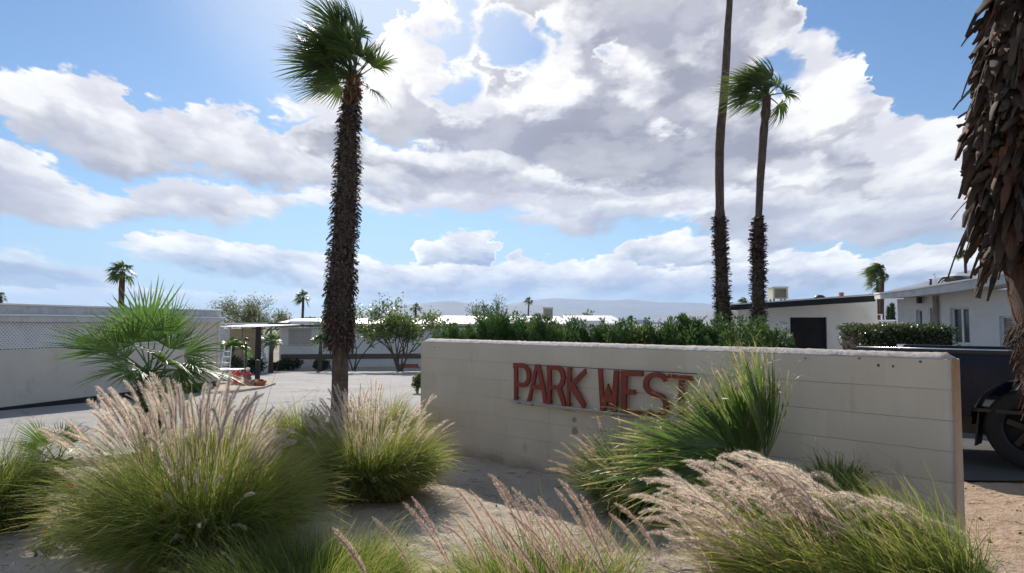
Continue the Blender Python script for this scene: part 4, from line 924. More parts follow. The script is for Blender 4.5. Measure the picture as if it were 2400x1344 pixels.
# ------------------------------------------------------------ fan palms
def frond_at(t, base, tip_px, Y, pet=.45, blade=.45, parent_name='frond', m='fan_leaf', thread=None, **kw):
    """frond growing from base whose blade centre reaches the place seen at tip_px"""
    tgt=np.array(P(tip_px[0],tip_px[1],Y)); d=tgt-np.array(base); Ld=np.linalg.norm(d)
    b=fan_leaf(base,d,Ld*pet,Ld*blade,**kw); 
    if thread:
        b.add(*[x for x in filaments(b.tips,b.tipd,thread)])
    return b.build('frond',M[m],t)
def small_palm_left():
    base=on(352,7.0); base.z=float(gz(base.x,base.y)); t=thing('fan_palm',base,'young green fan palm with stiff bright fronds behind the largest grass clump','palm')
    top=P(352,880,7.0)
    pth=spline([tuple(base),tuple(base*.5+top*.5+Vector((.02,0,0))),tuple(top)],12); rr=np.linspace(.09,.12,12)
    V,Fq=tubeV(pth,rr,12,.2); o=np_mesh('trunk',V,Fq,M['boot_core'],t)
    V,Fq,r,tt=flakes(pth,rr,260,(.015,.03),(.08,.16),(.5,1.2),.1); np_mesh('leaf_bases',V,Fq,M['boot'],o,{'rnd':r,'tt':tt})
    hub=np.array(top)
    L=[((350,672),7.1,1.9,0.0,0),((270,735),6.9,1.5,.3,0),((205,765),6.7,1.2,.2,.8),((145,770),6.8,.85,.3,1.2),((430,700),7.2,1.4,.1,.2),((480,735),7.0,1.2,.3,-.6),((520,770),6.8,1.1,.6,-1.0),((250,850),6.5,1.6,.5,.9),((290,880),6.6,1.3,.6,.4),((500,840),6.6,1.3,.8,-.8),((450,860),6.4,1.5,.8,-.3),((380,730),7.6,1.7,.1,.3),((300,700),7.5,1.5,.1,0),((420,800),6.3,1.6,.7,.6),((330,830),6.3,1.4,.7,-.6),((240,800),7.4,1.4,.3,.4),((545,835),6.6,1.0,.7,.3),((480,830),6.4,1.2,.7,-.4),((170,760),7.0,.9,.2,.6),((300,840),6.3,1.3,.6,.7),((440,760),7.6,1.5,.3,-.4),((210,850),7.2,1.3,.6,.2),((530,820),7.1,1.1,.8,.1),((400,890),6.5,1.3,.8,0)]
    for (p,Y,sp,dr,tl) in L:
        frond_at(t,hub+rng.normal(0,.02,3),p,Y,pet=.50,blade=.60,nseg=int(18+sp*6),spread=sp*.9,droop=dr*.35,wind=(-.05,0,0),side=(1,0,.05) if abs(tl)<.3 else None,tilt=tl,m='fan_leaf',split=.36,cup=.25,petw=.010,wmul=.95,jit=.10,K=7)
    # narrow upright bracts of fresh leaves in front
    for p in [(300,905),(325,900),(420,905),(440,915),(385,905),(310,930)]:
        frond_at(t,hub+np.array([rng.normal(0,.1),-.3,-.5]),p,6.6,pet=.1,blade=.9,nseg=9,spread=.22,droop=.05,m='grass_cool')
    return t
def small_palm_lower_left():
    base=on(132,6.2); base.z=float(gz(base.x,base.y)); t=thing('fan_palm',base,'small dark fan palm with a split fan beside the road kerb, far left','palm')
    hub=P(135,1085,6.2); pth=spline([tuple(base),tuple((base+hub)/2),tuple(hub)],8)
    V,Fq=tubeV(pth,np.full(8,.07),10,.25); o=np_mesh('trunk',V,Fq,M['boot_core'],t)
    V,Fq,r,tt=flakes(pth,np.full(8,.07),90,(.015,.03),(.06,.13),(.1,1.0),.6); np_mesh('leaf_bases',V,Fq,M['boot'],o,{'rnd':r,'tt':tt})
    for p,Y,sp,tl in [((30,1025),6.0,1.5,.15),((60,975),6.0,1.3,0),((30,1090),5.9,1.2,.4),((160,975),6.5,1.1,0),((190,985),6.6,.8,-.3),((120,1150),6.0,1.0,.8),((180,1040),6.6,1.2,-.5)]:
        frond_at(t,np.array(hub),p,Y,pet=.38,blade=.62,nseg=26,spread=sp,droop=.06,side=(1,0,0) if abs(tl)<.25 else None,tilt=tl,m='fan_leaf')
def right_palm():
    base=Vector((1.72,5.25,0)); base.z=float(gz(base.x,base.y)); t=thing('fan_palm',base,'large fan palm with thread-edged fronds blown left over the letters','palm')
    hub=P(1725,1135,5.2); pth=spline([tuple(base),tuple((base+hub)/2),tuple(hub)],8)
    V,Fq=tubeV(pth,np.full(8,.11),12,.25); o=np_mesh('trunk',V,Fq,M['boot_core'],t)
    V,Fq,r,tt=flakes(pth,np.full(8,.11),120,(.02,.04),(.08,.2),(.1,1.0),.6); np_mesh('leaf_bases',V,Fq,M['boot'],o,{'rnd':r,'tt':tt})
    h=np.array(hub)
    # (fan hub px, blade tip px, depth, spread)
    FR=[((1700,1080),(1420,1075),5.0,.26,.0,30),((1690,1060),(1475,1035),5.15,.28,.05,34),((1700,1050),(1548,985),5.0,.30,.2,34),((1710,1050),(1632,925),5.1,.34,.0,36),((1730,1060),(1680,880),5.2,.34,.1,36),
        ((1795,1085),(1786,825),5.05,.21,.0,40),((1760,1080),(1750,870),5.3,.34,.2,34),((1790,1070),(1806,850),5.3,.12,.2,22),((1690,1080),(1500,1105),4.95,.28,.15,30),((1720,1100),(1590,1020),5.3,.4,.3,30),((1740,1090),(1640,950),5.35,.36,.2,30),((1770,1090),(1780,850),5.2,.22,.1,26)]
    for hp,tp,Y,sp,dr,ns in FR:
        a=np.array(P(hp[0],hp[1],Y)); b_=np.array(P(tp[0],tp[1],Y)); d=nrm((b_-a)[None])[0]
        pl=np.linalg.norm(a-h); 
        bag=Bag(); c=np.stack([h,h*.5+a*.5+UP*.02,a]); bag_tube(bag,spline(c,8),np.linspace(.014,.008,8),6,0,.7)
        f=fan_leaf(a,d,.01,np.linalg.norm(b_-a)*.96,nseg=int(ns*.95),spread=sp*1.6,droop=.06+dr*.2,wind=(-.12,0,.03),side=np.cross(d,np.array([0,-1,0])),tilt=rng.normal(0,.35),cup=.45,seglen=.12,split=.58,wmul=1.45,K=9,jit=.15)
        n0=bag.n
        for k,fl in f.F.items():
            for q in fl: bag.F.setdefault(k,[]).append(q+n0)
        bag.V+=f.V; bag.r+=f.r; bag.t+=f.t; bag.n+=f.n
        bag.add(*filaments(f.tips,f.tipd,.14,4)); 
        bag.build('frond',M['fan_leaf_dry'],t)
    # small palm further right along the wall
    base=Vector((2.28,4.72,0)); base.z=float(gz(base.x,base.y)); t=thing('fan_palm',base,'small fan palm with one round fan before the right half of the wall','palm')
    h=np.array(P(1935,1235,4.7))
    bag=Bag(); bag_tube(bag,[tuple(base),tuple(h)],[.05,.03],7,0,.3); bag.build('trunk',M['boot_core'],t)
    for hp,tp,Y,ns,sp in [((1955,1195),(1965,1060),4.7,34,1.25),((1950,1200),(2050,1105),4.75,26,.9),((1930,1210),(1905,1110),4.6,20,.7)]:
        a=np.array(P(*hp,Y)); b_=np.array(P(*tp,Y)); d=nrm((b_-a)[None])[0]
        bag=Bag(); bag_tube(bag,[tuple(h),tuple((h+a)/2+UP*.01),tuple(a)],[.01,.008,.007],5,0,.7)
        f=fan_leaf(a,d,.01,np.linalg.norm(b_-a)*1.05,nseg=ns,spread=sp,droop=.06,wind=(-.06,0,0),side=np.cross(d,np.array([0,-1,0])),cup=.3,seglen=.2,split=.6,wmul=1.25,K=8)
        n0=bag.n
        for k,fl in f.F.items():
            for q in fl: bag.F.setdefault(k,[]).append(q+n0)
        bag.V+=f.V; bag.r+=f.r; bag.t+=f.t; bag.n+=f.n; bag.add(*filaments(f.tips,f.tipd,.10,2)); bag.build('frond',M['fan_leaf_dry'],t)
    for hp,tp in [((1990,1235),(2120,1190)),((2000,1240),(2110,1225)),((1990,1240),(2095,1165)),((2010,1240),(2080,1240))]:
        a=np.array(P(*hp,4.55)); b_=np.array(P(*tp,4.5)); d=nrm((b_-a)[None])[0]
        f=fan_leaf(a,d,.03,np.linalg.norm(b_-a),nseg=12,spread=.5,droop=.5,wmul=.8,cup=.8,jit=.2); f.add(*filaments(f.tips,f.tipd,.1,2)); f.build('dead_frond',M['dead_leaf'],t)
    # tiny sprout in the open sand
    base=GT(1163,1198); base.z=float(gz(base.x,base.y)); t=thing('palm_sprout',base,'tiny upright palm sprout alone in the sand before the wall','sprout')
    for p in [(1162,1150),(1170,1153),(1150,1175),(1176,1180)]:
        frond_at(t,np.array(base),p,base.y,pet=.15,blade=.85,nseg=5,spread=.13,droop=.02,m='fan_leaf',wmul=1.5)

def palm_crown(t, hub, R_, n, nseg, m='palm_crown', wind=(-.35,0,.02), elev=(-.5,1.45), petf=.42, K=6, droop=.45, wm=1.0, name='crown', azb=None, thick=.010):
    bag=Bag()
    for i in range(n):
        a=i*2.39996+rng.normal(0,.2); e=elev[0]+(elev[1]-elev[0])*((i+.5)/n)**.8
        d=np.array([math.cos(a)*math.cos(e),math.sin(a)*math.cos(e),math.sin(e)]); d=nrm((d+np.array(wind)*.8)[None])[0]
        L=R_*rng.uniform(.85,1.1)
        f=fan_leaf(np.array(hub)-d*.02,d,L*petf,L*(1-petf)*1.08,nseg=nseg,spread=rng.uniform(1.0,1.5),droop=droop*rng.uniform(.6,1.3),wind=np.array(wind)*rng.uniform(.5,1.4),tilt=rng.normal(0,.5),cup=.3,K=K,split=.42,wmul=wm,petw=thick)
        n0=bag.n
        for k,fl in f.F.items():
            for q in fl: bag.F.setdefault(k,[]).append(q+n0)
        bag.V+=f.V; bag.r+=f.r; bag.t+=f.t; bag.n+=f.n
    return bag.build(name,M[m],t)
def px_path(pts, Y, n=60):
    return spline([tuple(P(x,y,Y)) for x,y in pts], n)
def tall_palms():
    # --- the shaggy palm left of the middle
    Y=11.5; base=on(796,Y); base.z=float(gz(base.x,base.y))-.05
    t=thing('fan_palm_tree',base,'tall shaggy-trunked fan palm left of the sign wall, crown blown left','palm tree','tall fan palms')
    pts=[(795,995),(796,930),(797,860),(797,800),(795,740),(799,660),(803,600),(808,520),(812,450),(815,380),(817,300),(822,240),(829,185)]
    path=px_path(pts,Y,80); path[0]=base
    s=F/Y; k=np.array([995,930,870,822,815,740,660,600,520,450,380,300,240,200,180])[::-1]; wpx=np.array([46,40,39,40,50,57,57,54,51,49,46,38,29,22,20])[::-1]
    py=759-(path[:,2]-EYE)*s; rr=np.interp(py,k,wpx)/2/s
    V,Fq=tubeV(path,rr*.96,18,.06); o=np_mesh('trunk',V,Fq,M['palm_bark'],t,smooth=True)
    n0=(py>818).sum()/80
    V,Fq,r,tt=flakes(path,rr,3600,(.010,.024),(.05,.12),(-.3,1.2),.6,(n0+.01,.97),twist=.8); np_mesh('leaf_bases',V,Fq,M['boot'],o,{'rnd':r,'tt':tt})
    V,Fq,r,tt=flakes(path,rr*.9,500,(.010,.018),(.05,.12),(-.9,.4),1.3,(n0+.0,n0+.2),twist=.8); np_mesh('fibres',V,Fq,M['fibre_bark'],o,{'rnd':r,'tt':tt})
    V,Fq,r,tt=flakes(path,rr*.9,260,(.010,.020),(.08,.20),(.7,1.35),.1,(.90,1.0),twist=.5); np_mesh('leaf_stalks',V,Fq,M['dead_leaf'],o,{'rnd':r,'tt':tt})
    hub=path[-1]
    fr=[((672,75),11.2,.2),((690,40),11.4,.2),((690,125),11.0,.6),((720,160),11.0,.7),((735,10),11.6,.1),((765,-30),11.5,.1),((810,-45),11.6,0),((850,-30),11.8,.1),((880,5),11.4,.3),((900,60),11.2,.9),((905,95),11.3,1.1),((750,180),10.9,.7),((785,165),10.8,.6),((700,90),12,.2),((740,60),10.8,.3),((790,30),10.7,.3),((840,40),10.6,.4),((870,70),12.2,.5),((770,110),12.2,.3),((860,115),11.0,1.0),((745,95),11.9,.3),((800,-10),12.1,.1),((705,55),10.9,.3),((680,100),11.6,.3),((715,20),11.5,.2),((780,-50),11.3,.1),((725,120),11.2,.4),((760,70),11.9,.2),((815,70),10.5,.4)]
    bag=Bag()
    for (p,Yt,dr) in fr:
        tgt=np.array(P(p[0],p[1],Yt)); d=tgt-hub; Ld=np.linalg.norm(d)
        f=fan_leaf(hub+rng.normal(0,.03,3),nrm(d[None])[0],Ld*.50,Ld*.50,nseg=36,spread=rng.uniform(.9,1.3),droop=.12+dr*.3,wind=(-.22,0,0),tilt=rng.normal(0,.7),cup=.35,K=7,split=.42,wmul=1.25,petw=.014,jit=.1)
        n1=bag.n
        for k_,fl in f.F.items():
            for q in fl: bag.F.setdefault(k_,[]).append(q+n1)
        bag.V+=f.V; bag.r+=f.r; bag.t+=f.t; bag.n+=f.n
    for _ in range(26):
        a=rng.uniform(0,6.28); e=rng.uniform(.0,1.3); d=nrm(np.array([[math.cos(a)*math.cos(e)-.45,math.sin(a)*math.cos(e),math.sin(e)]]))[0]
        f=fan_leaf(hub+rng.normal(0,.04,3),d,.45,.62,nseg=30,spread=rng.uniform(.8,1.4),droop=.22,wind=(-.22,0,.05),tilt=rng.normal(0,.8),cup=.35,K=6,split=.42,wmul=1.2,petw=.014,jit=.1)
        n1=bag.n
        for k_,fl in f.F.items():
            for q in fl: bag.F.setdefault(k_,[]).append(q+n1)
        bag.V+=f.V; bag.r+=f.r; bag.t+=f.t; bag.n+=f.n
    bag.build('crown',M['palm_crown'],t)
    # --- pair behind the wall
    def pair(pts,widths,Y,label,hubR,nf,boots):
        base=on(pts[0][0],Y); t=thing('fan_palm_tree',base,label,'palm tree','tall fan palms')
        path=px_path(pts,Y,90); path[0]=base; s=F/Y; py=759-(path[:,2]-EYE)*s
        ks=[w[0] for w in widths][::-1]; ws=[w[1] for w in widths][::-1]; rr=np.interp(py,ks,ws)/2/s
        V,Fq=tubeV(path,rr,14,.06); o=np_mesh('trunk',V,Fq,M['palm_bark'],t,smooth=True)
        s0=(py>boots[0]).sum()/90; s1=(py>boots[1]).sum()/90
        V,Fq,r,tt=flakes(path,rr,1500,(.020,.040),(.05,.14),(.2,1.1),.35,(max(0,s0),s1-.005),twist=.4); np_mesh('leaf_bases',V,Fq,M['boot'],o,{'rnd':r,'tt':tt})
        palm_crown(t,path[-1],hubR,nf,22,wind=(-.47,0,.05),elev=(-.45,1.45),droop=.32,thick=.02)
        return t,path
    pair([(1697,800),(1696,740),(1692,680),(1690,600),(1687,540),(1687,470),(1686,400),(1688,320),(1696,230),(1702,140),(1706,60),(1710,0),(1713,-150),(1713,-300),(1712,-460)],[(800,34),(740,32),(600,26),(500,24),(492,20),(300,21),(100,18),(0,15),(-460,13)],17,'taller slim fan palm rising out of the frame behind the sign wall',1.9,26,(800,500))
    pair([(1780,800),(1778,740),(1777,640),(1777,580),(1778,515),(1781,440),(1785,380),(1790,310),(1795,262),(1797,225)],[(800,29),(740,28),(600,25),(512,23),(505,16),(400,18),(300,20),(275,17),(262,24),(245,20)],16,'shorter slim fan palm with windblown crown, right of the taller one',.98,36,(800,508))
    # --- huge shaggy trunk at the right edge
    base=Vector((4.02,4.62,0)); base.z=float(gz(base.x,base.y)); t=thing('shaggy_palm',base,'huge dark palm trunk hung with dead leaf bases at the right edge','palm tree')
    Y=4.62; 
    path=spline([tuple(base),tuple(P(2560,1100,Y)),tuple(P(2500,870,Y)),tuple(P(2478,700,Y)),tuple(P(2444,500,Y)),tuple(P(2420,300,Y)),tuple(P(2440,100,Y)),tuple(P(2470,-100,Y)),tuple(P(2490,-400,Y)),tuple(P(2500,-700,Y))],70)
    s=F/Y; py=759-(path[:,2]-EYE)*s; rr=np.interp(py,[-700,100,300,560,700,800,840,1330],[.20,.25,.27,.27,.27,.25,.23,.27])
    V,Fq=tubeV(path,rr,26,.12); o=np_mesh('trunk',V,Fq,M['fibre_bark'],t,smooth=True)
    n0=(py>800).sum()/70
    V,Fq,r,tt=flakes(path,rr*.95,2400,(.030,.072),(.11,.23),(-.6,1.25),1.1,(n0+.125,1),twist=1.7,K=9,cup=1.1,taper=.28,lat=.7,rag=.45); np_mesh('leaf_bases',V,Fq,M['boot_big'],o,{'rnd':r,'tt':tt})
    V,Fq,r,tt=flakes(path,rr*.97,420,(.012,.028),(.14,.30),(-.2,1.1),1.5,(n0+.15,1),twist=1.4,K=10,cup=.9,taper=.35,lat=.6,rag=.3); np_mesh('dead_stalks',V,Fq,M['boot_big'],o,{'rnd':r,'tt':tt})
    V,Fq,r,tt=flakes(path,rr*.98,3000,(.003,.008),(.03,.09),(-.9,.5),1.0,(0,n0+.03),twist=1.0); np_mesh('fibres',V,Fq,M['fibre_bark'],o,{'rnd':r,'tt':tt})
    palm_crown(t,path[-1],1.8,30,22,wind=(-.4,0,.05))

# ------------------------------------------------------------ far palms, trees, bushes
def far_palm(hubpx, Y, crown_px, footpx, trunk_px, label, n=16, nseg=9, wind=(-.2,0,0), group='far fan palms', m='palm_crown', tpx2=None, rnd_=True):
    base=on(footpx, Y); t=thing('fan_palm_tree',base,label,'palm tree',group); s=F/Y
    hub=P(hubpx[0],hubpx[1],Y); pth=spline([tuple(base),tuple((base+hub)/2+Vector((rng.normal(0,.1),0,0))),tuple(hub)],14)
    V,Fq=tubeV(pth,np.linspace(trunk_px,trunk_px*.8,14)/2/s,9,.2); o=np_mesh('trunk',V,Fq,M['fibre_bark'],t)
    palm_crown(t,hub,crown_px/s,n,nseg,wind=wind,elev=(-.7,1.45),K=4,wm=1.4,m=m,thick=.02)
    return t
def tree(name,label,cat,base,segs,ends,m,nl,size,spread,bark='bark',group=None,asp=.5,pernode=None,crownname='crown',orient=None):
    t=thing(name,tuple(base),label,cat,group); bag=Bag()
    for p,r in segs: bag_tube(bag,p,r,5,.1)
    bag.build('trunk',M[bark],t)
    if nl:
        E=np.array([e[0] for e in ends]); D=np.array([e[1] for e in ends]); i=rng.integers(0,len(E),nl)
        cen=E[i]+rng.normal(0,spread,(nl,3))
        b=Bag(); b.add(*leaflets(cen,size,asp,(D[i] if orient else None),.6)); b.build(crownname,M[m],t)
    return t
def juniper(pxc, topy, wpx, Y, label, dens=1.0):
    base=on(pxc,Y); base.z=float(gz(base.x,base.y)); s=F/Y; top=P(pxc,topy,Y); H=top.z-base.z; Wd=wpx/s/2
    t=thing('juniper_bush',base,label,'bush','juniper bushes behind the wall')
    bag=Bag(); ns=int(85*dens)
    for k in range(ns):
        a=rng.random()*6.28; r=math.sqrt(rng.random()); z0=H*rng.uniform(.40,.84)*(1-.18*r); b=np.array([base.x+math.cos(a)*Wd*r*.9,base.y+math.sin(a)*Wd*r*.8,base.z+z0])
        L=H*rng.uniform(.16,.27)*(1.15-.45*r); 
        if k<3: L=H-z0+rng.normal(0,.03); 
        ax=nrm((UP+np.array([math.cos(a),math.sin(a),0])*r*rng.uniform(.1,.5)+np.array([-.10,0,0]))[None])[0]
        n=int(190); s_=rng.random(n); p=b+ax*(s_*L)[:,None]; rd=rng.normal(size=(n,3)); rd=nrm(rd-ax*(rd@ax)[:,None]); wr=L*.34*(1-s_*.75)*rng.random(n)**.5
        p=p+rd*wr[:,None]; d=nrm(ax*1.2+rd*.8+rng.normal(0,.25,(n,3))); l=rng.uniform(.03,.06,n); sd=nrm(np.cross(d,rng.normal(size=(n,3))))*.011
        V=np.stack([p-sd,p+sd,p+d*l[:,None]],1).reshape(-1,3); hue=np.clip((.92 if (rng.random()<.12 and z0<H*.6) else rng.uniform(.1,.75))+rng.normal(0,.08,n),0,1)
        bag.add(V,np.arange(n*3).reshape(-1,3),np.repeat(hue,3),np.tile([0,0,1.],n))
    # inner mass
    n=3200; a=rng.random(n)*6.28; r=np.sqrt(rng.random(n))*1.05; z=rng.random(n)**.6*H*.86*(1-.14*r)
    p=np.stack([base.x+np.cos(a)*Wd*r,base.y+np.sin(a)*Wd*r*.8,base.z+z],1); d=nrm(rng.normal(size=(n,3))+UP); sd=nrm(np.cross(d,rng.normal(size=(n,3))))*.03
    V=np.stack([p-sd,p+sd,p+d*.12],1).reshape(-1,3); bag.add(V,np.arange(n*3).reshape(-1,3),np.repeat(np.clip(rng.normal(.35,.25,n),0,1),3),np.tile([0,0,1.],n))
    bag.build('foliage',M['juniper'],t)
    b=Bag()
    for k in range(5):
        a=rng.random()*6.28; bag_tube(b,[tuple(base+Vector((0,0,-.05))),(base.x+math.cos(a)*Wd*.4,base.y+math.sin(a)*Wd*.4,base.z+H*.5)],[.03,.012],5)
    b.build('stem',M['bark'],t)
def box_hedge():
    Y=13.6; a=on(1990,Y); b=on(2205,Y-1.0); zt_=P(2100,770,Y).z; z0=a.z
    t=thing('box_hedge',a,'clipped square green hedge in front of the two white houses','hedge')
    n=15000; u=rng.random(n); X=a.x+(b.x-a.x)*u; Yc=a.y+(b.y-a.y)*u; side=rng.integers(0,3,n); h=rng.random(n); dd=rng.uniform(-.45,.45,n)
    z=np.where(side==0,zt_,z0+(zt_-z0)*h); yy=np.where(side==1,-.45,np.where(side==2,rng.choice([-.45,.45],n),dd))
    e=rng.random(n)<.12; X=np.where(e,np.where(rng.random(n)<.5,a.x,b.x),X); yy=np.where(e,dd,yy)
    p=np.stack([X,Yc+yy,z],1)+rng.normal(0,.035,(n,3)); bg=Bag(); bg.add(*leaflets(p,.055,.6)); bg.build('foliage',M['box_leaf'],t)
    m=MB(); m.hexa([(a.x+.04,a.y-.38,z0),(b.x-.04,b.y-.38,z0),(b.x-.04,b.y+.38,z0),(a.x+.04,a.y+.38,z0),(a.x+.04,a.y-.38,zt_-.06),(b.x-.04,b.y-.38,zt_-.06),(b.x-.04,b.y+.38,zt_-.06),(a.x+.04,a.y+.38,zt_-.06)]); m.build('inner_twigs',M['boot_core'],t)
def dome_bush(name,label,pxc,topy,wpx,Y,n,m,size,group=None,cat='bush',flat=.8,asp=.5):
    base=on(pxc,Y); s=F/Y; H=P(pxc,topy,Y).z-base.z; Wd=wpx/s/2; t=thing(name,base,label,cat,group)
    k=9; cs=np.stack([rng.uniform(-.6,.6,k)*Wd,rng.uniform(-.5,.5,k)*Wd,rng.uniform(.35,.62,k)*H],1); rs=rng.uniform(.38,.5,k)
    i=rng.integers(0,k,n); d=nrm(rng.normal(size=(n,3))); p=cs[i]+d*np.stack([np.full(n,Wd),np.full(n,Wd),np.full(n,H*.8)],1)*(rs[i]*rng.random(n)**.35)[:,None]
    p[:,2]=np.maximum(p[:,2],.03); bg=Bag(); bg.add(*leaflets(p+np.array(base),size,asp)); bg.build('foliage',M[m],t)
    b=Bag()
    for q in cs[:5]: bag_tube(b,[tuple(base),tuple(np.array(base)+q)],[.04,.015],5)
    b.build('stem',M['bark'],t)
def cypress(px,topy,wpx,Y,label):
    base=on(px,Y); s=F/Y; H=P(px,topy,Y).z-base.z; t=thing('cypress_tree',base,label,'cypress','far cypresses')
    n=900; z=rng.random(n); r=wpx/s/2*np.sin(np.clip(z*.9+.1,0,1)*np.pi)**.6*rng.random(n)**.4; a=rng.random(n)*6.28
    p=np.stack([np.cos(a)*r,np.sin(a)*r,z*H],1)+np.array(base); bg=Bag(); bg.add(*leaflets(p,.35,.4,np.tile(UP,(n,1)),.3)); bg.build('foliage',M['dark_leaf'],t)
    b=Bag(); bag_tube(b,[tuple(base),(base.x,base.y,base.z+H*.8)],[.12,.03],6); b.build('trunk',M['bark'],t)
def background_green():
    far_palm((287,638),60,38,290,15,'green far palm above the patio roof behind the young fan palm',n=26,nseg=10)
    far_palm((2,696),80,19,0,8,'far palm crown cut by the left edge above the patio roof',n=20)
    far_palm((711,698),80,24,711,7,'slender far palm between the bare tree and the shaggy palm',n=22,nseg=9)
    far_palm((1240,706),110,14,1240,4,'tiny far palm beside the roof cooler in the middle',n=20)
    far_palm((974,722),70,17,972,6,'far palm crown peeping over the broad-leaved shrub',n=18,wind=(.2,0,0))
    far_palm((2068,636),38,34,2074,12,'windblown palm, right of the two trunks behind the roof gap',n=30,nseg=12,wind=(-.7,0,0))
    far_palm((2058,660),42,26,2060,10,'second windblown palm, left of the two trunks behind the roof gap',n=18,nseg=10,wind=(-.6,0,-.1))
    far_palm((2262,600),40,20,2266,8,'far palm crown showing past the huge shaggy trunk',n=18,wind=(-.5,0,0))
    far_palm((1748,706),60,15,1750,7,'low far palm tuft over the black roof edge between the two slim palms',n=16,wind=(-.6,0,0))
    far_palm((1480,748),32,14,1482,4,'small palm head poking over the junipers right of the far roofs',n=16)
    # cypresses in the roof gap
    cypress(2046,700,12,40,'tall dark cypress right behind the white house corner'); cypress(2056,730,6,48,'thin cypress between corner cypress and the palm trunks')
    cypress(2084,728,7,50,'left cypress of the two beyond the palm trunks'); cypress(2092,720,9,48,'right cypress of the two beyond the palm trunks')
    # willow-like tree and bare pruned trees
    Y=58; b=on(585,Y)
    segs,ends=grow(b,4,2.2,4,.42,.16,.1,(-.5,0,-.05),.74,.55,(2,3)); tree('willow_tree','feathery windswept tree over the tan house','tree',b,segs,ends,'olive_leaf',5200,.26,.30,asp=.22,orient=True)
    Y=56; b=on(628,Y); segs,ends=grow(b,3,1.9,4,.45,.17,.3,(.1,0,0),.70,.6,(2,3)); tree('mesquite_tree','dense grey-green tree right of the feathery one','tree',b,segs,ends,'olive_leaf',3600,.22,.26,asp=.35)
    Y=50; b=on(672,Y); segs,ends=grow(b,3,1.5,3,.5,.17,.3,(0,0,0),.66,.7,(2,2)); tree('pruned_tree','stubby pruned tree with thick bare limbs left of the far palm','tree',b,segs,ends,'olive_leaf',900,.18,.24,asp=.35)
    # broad-leaved shrubs in front of the far home
    Y=41; b=on(938,Y); segs,ends=grow(b,7,1.15,4,.33,.07,.35,(-.05,0,0),.74,.55,(2,3)); tree('broadleaf_shrub','large many-stemmed shrub with bright leaves before the far white home','shrub',b,segs,ends,'broad_leaf',4200,.20,.20,asp=.6)
    Y=42.5; b=on(830,Y); segs,ends=grow(b,3,1.5,4,.25,.05,.5,(0,0,0),.72,.3,(2,3)); tree('broadleaf_shrub','slim sparse shrub right behind the shaggy palm trunk','shrub',b,segs,ends,'broad_leaf',1500,.18,.20,asp=.6)
    for (px,py,Y,cp,lab) in [(637,788,38,36,'low fan palm left of the far home window'),(752,788,41,34,'low fan palm just left of the shaggy trunk by the far home')]:
        base=on(px,Y); t=thing('fan_palm_shrub',base,lab,'palm','low garden palms'); hub=P(px,py+18,Y); bg=Bag(); bag_tube(bg,[tuple(base),tuple(hub)],[.15,.09],8,.3); bg.build('trunk',M['boot'],t)
        palm_crown(t,hub,cp/(F/Y),22,10,m='fan_leaf',wind=(-.1,0,0),elev=(.1,1.5),K=4,wm=1.4,petf=.5,thick=.015)
    base=on(540,34); t=thing('fan_palm_shrub',base,'garden palm with a broad glossy leaf under the carport roof','palm','low garden palms'); hub=P(545,825,34); bg=Bag(); bag_tube(bg,[tuple(base),tuple(hub)],[.12,.08],8,.3); bg.build('trunk',M['boot'],t)
    palm_crown(t,hub,52/(F/34),9,12,m='fan_leaf',wind=(0,0,0),elev=(.5,1.4),K=4,wm=2.0,petf=.4,thick=.03)
    for px,ty,w,Y,lab in [(682,838,62,43,'dark rounded bush under the far home window'),(757,838,44,43.2,'dark bush at the foot of the low palm by the shaggy trunk'),(607,832,50,36,'dark round bush behind the black bollard'),(655,850,30,42,'small dark bush left of the window bush'),(560,832,46,33,'dark leafy bush behind the garden lamp')]:
        dome_bush('garden_bush',lab,px,ty,w,Y,1500,'dark_leaf',.16,'dark garden bushes')
    dome_bush('garden_bush','small green bush at the left end of the sign wall',979,868,22,21,500,'broad_leaf',.10)
    dome_bush('round_tree','rounded far tree between the far roofs',1366,724,56,75,1800,'olive_leaf',.35,cat='tree')
    dome_bush('round_tree','far dark tree just past the junipers, right of the roofs',1482,742,34,60,700,'dark_leaf',.30,cat='tree')
    # sparse conifer and bare shrub
    Y=30; b=on(1160,Y); segs,ends=grow(b,4,1.12,3,.20,.05,.9,(-.05,0,0),.72,.18,(3,3)); tree('aleppo_pine','sparse pointed conifer above the juniper row','tree',b,segs,ends,'juniper',3000,.13,.13,asp=.25,orient=True)
    Y=32; b=on(1228,Y); segs,ends=grow(b,5,.80,4,.4,.035,.4,(-.1,0,0),.74,.5,(2,3)); tree('bare_shrub','greyish almost leafless shrub right of the conifer','shrub',b,segs,ends,'grey_leaf',900,.10,.16,asp=.5)
    # junipers
    J=[(1062,775,70),(1090,756,60),(1118,770,60),(1148,738,70),(1170,745,60),(1205,742,80),(1235,755,60),(1262,740,70),(1290,758,60),(1308,740,70),(1340,752,70),(1372,775,60),(1405,782,50),(1432,762,70),(1462,765,60),(1492,758,70),(1520,762,60),(1545,750,70),(1575,760,60),(1605,758,70),(1630,742,60),(1665,745,70),(1700,752,80),(1735,768,70),(1760,752,70),(1795,775,80),(1825,790,60)]
    ORD='first second third fourth fifth sixth seventh eighth ninth tenth eleventh twelfth thirteenth fourteenth fifteenth sixteenth seventeenth eighteenth nineteenth twentieth twenty-first twenty-second twenty-third twenty-fourth twenty-fifth twenty-sixth twenty-seventh'.split()
    for i,(x,y,w) in enumerate(J):
        Y=float(np.interp(x,[1060,1500,1830],[11.6,11.2,10.2]))+rng.uniform(-.5,.5)
        juniper(x,y-4,w*1.8,Y,'green juniper bush in the row behind the wall, %s from the left'%ORD[i])
    box_hedge()
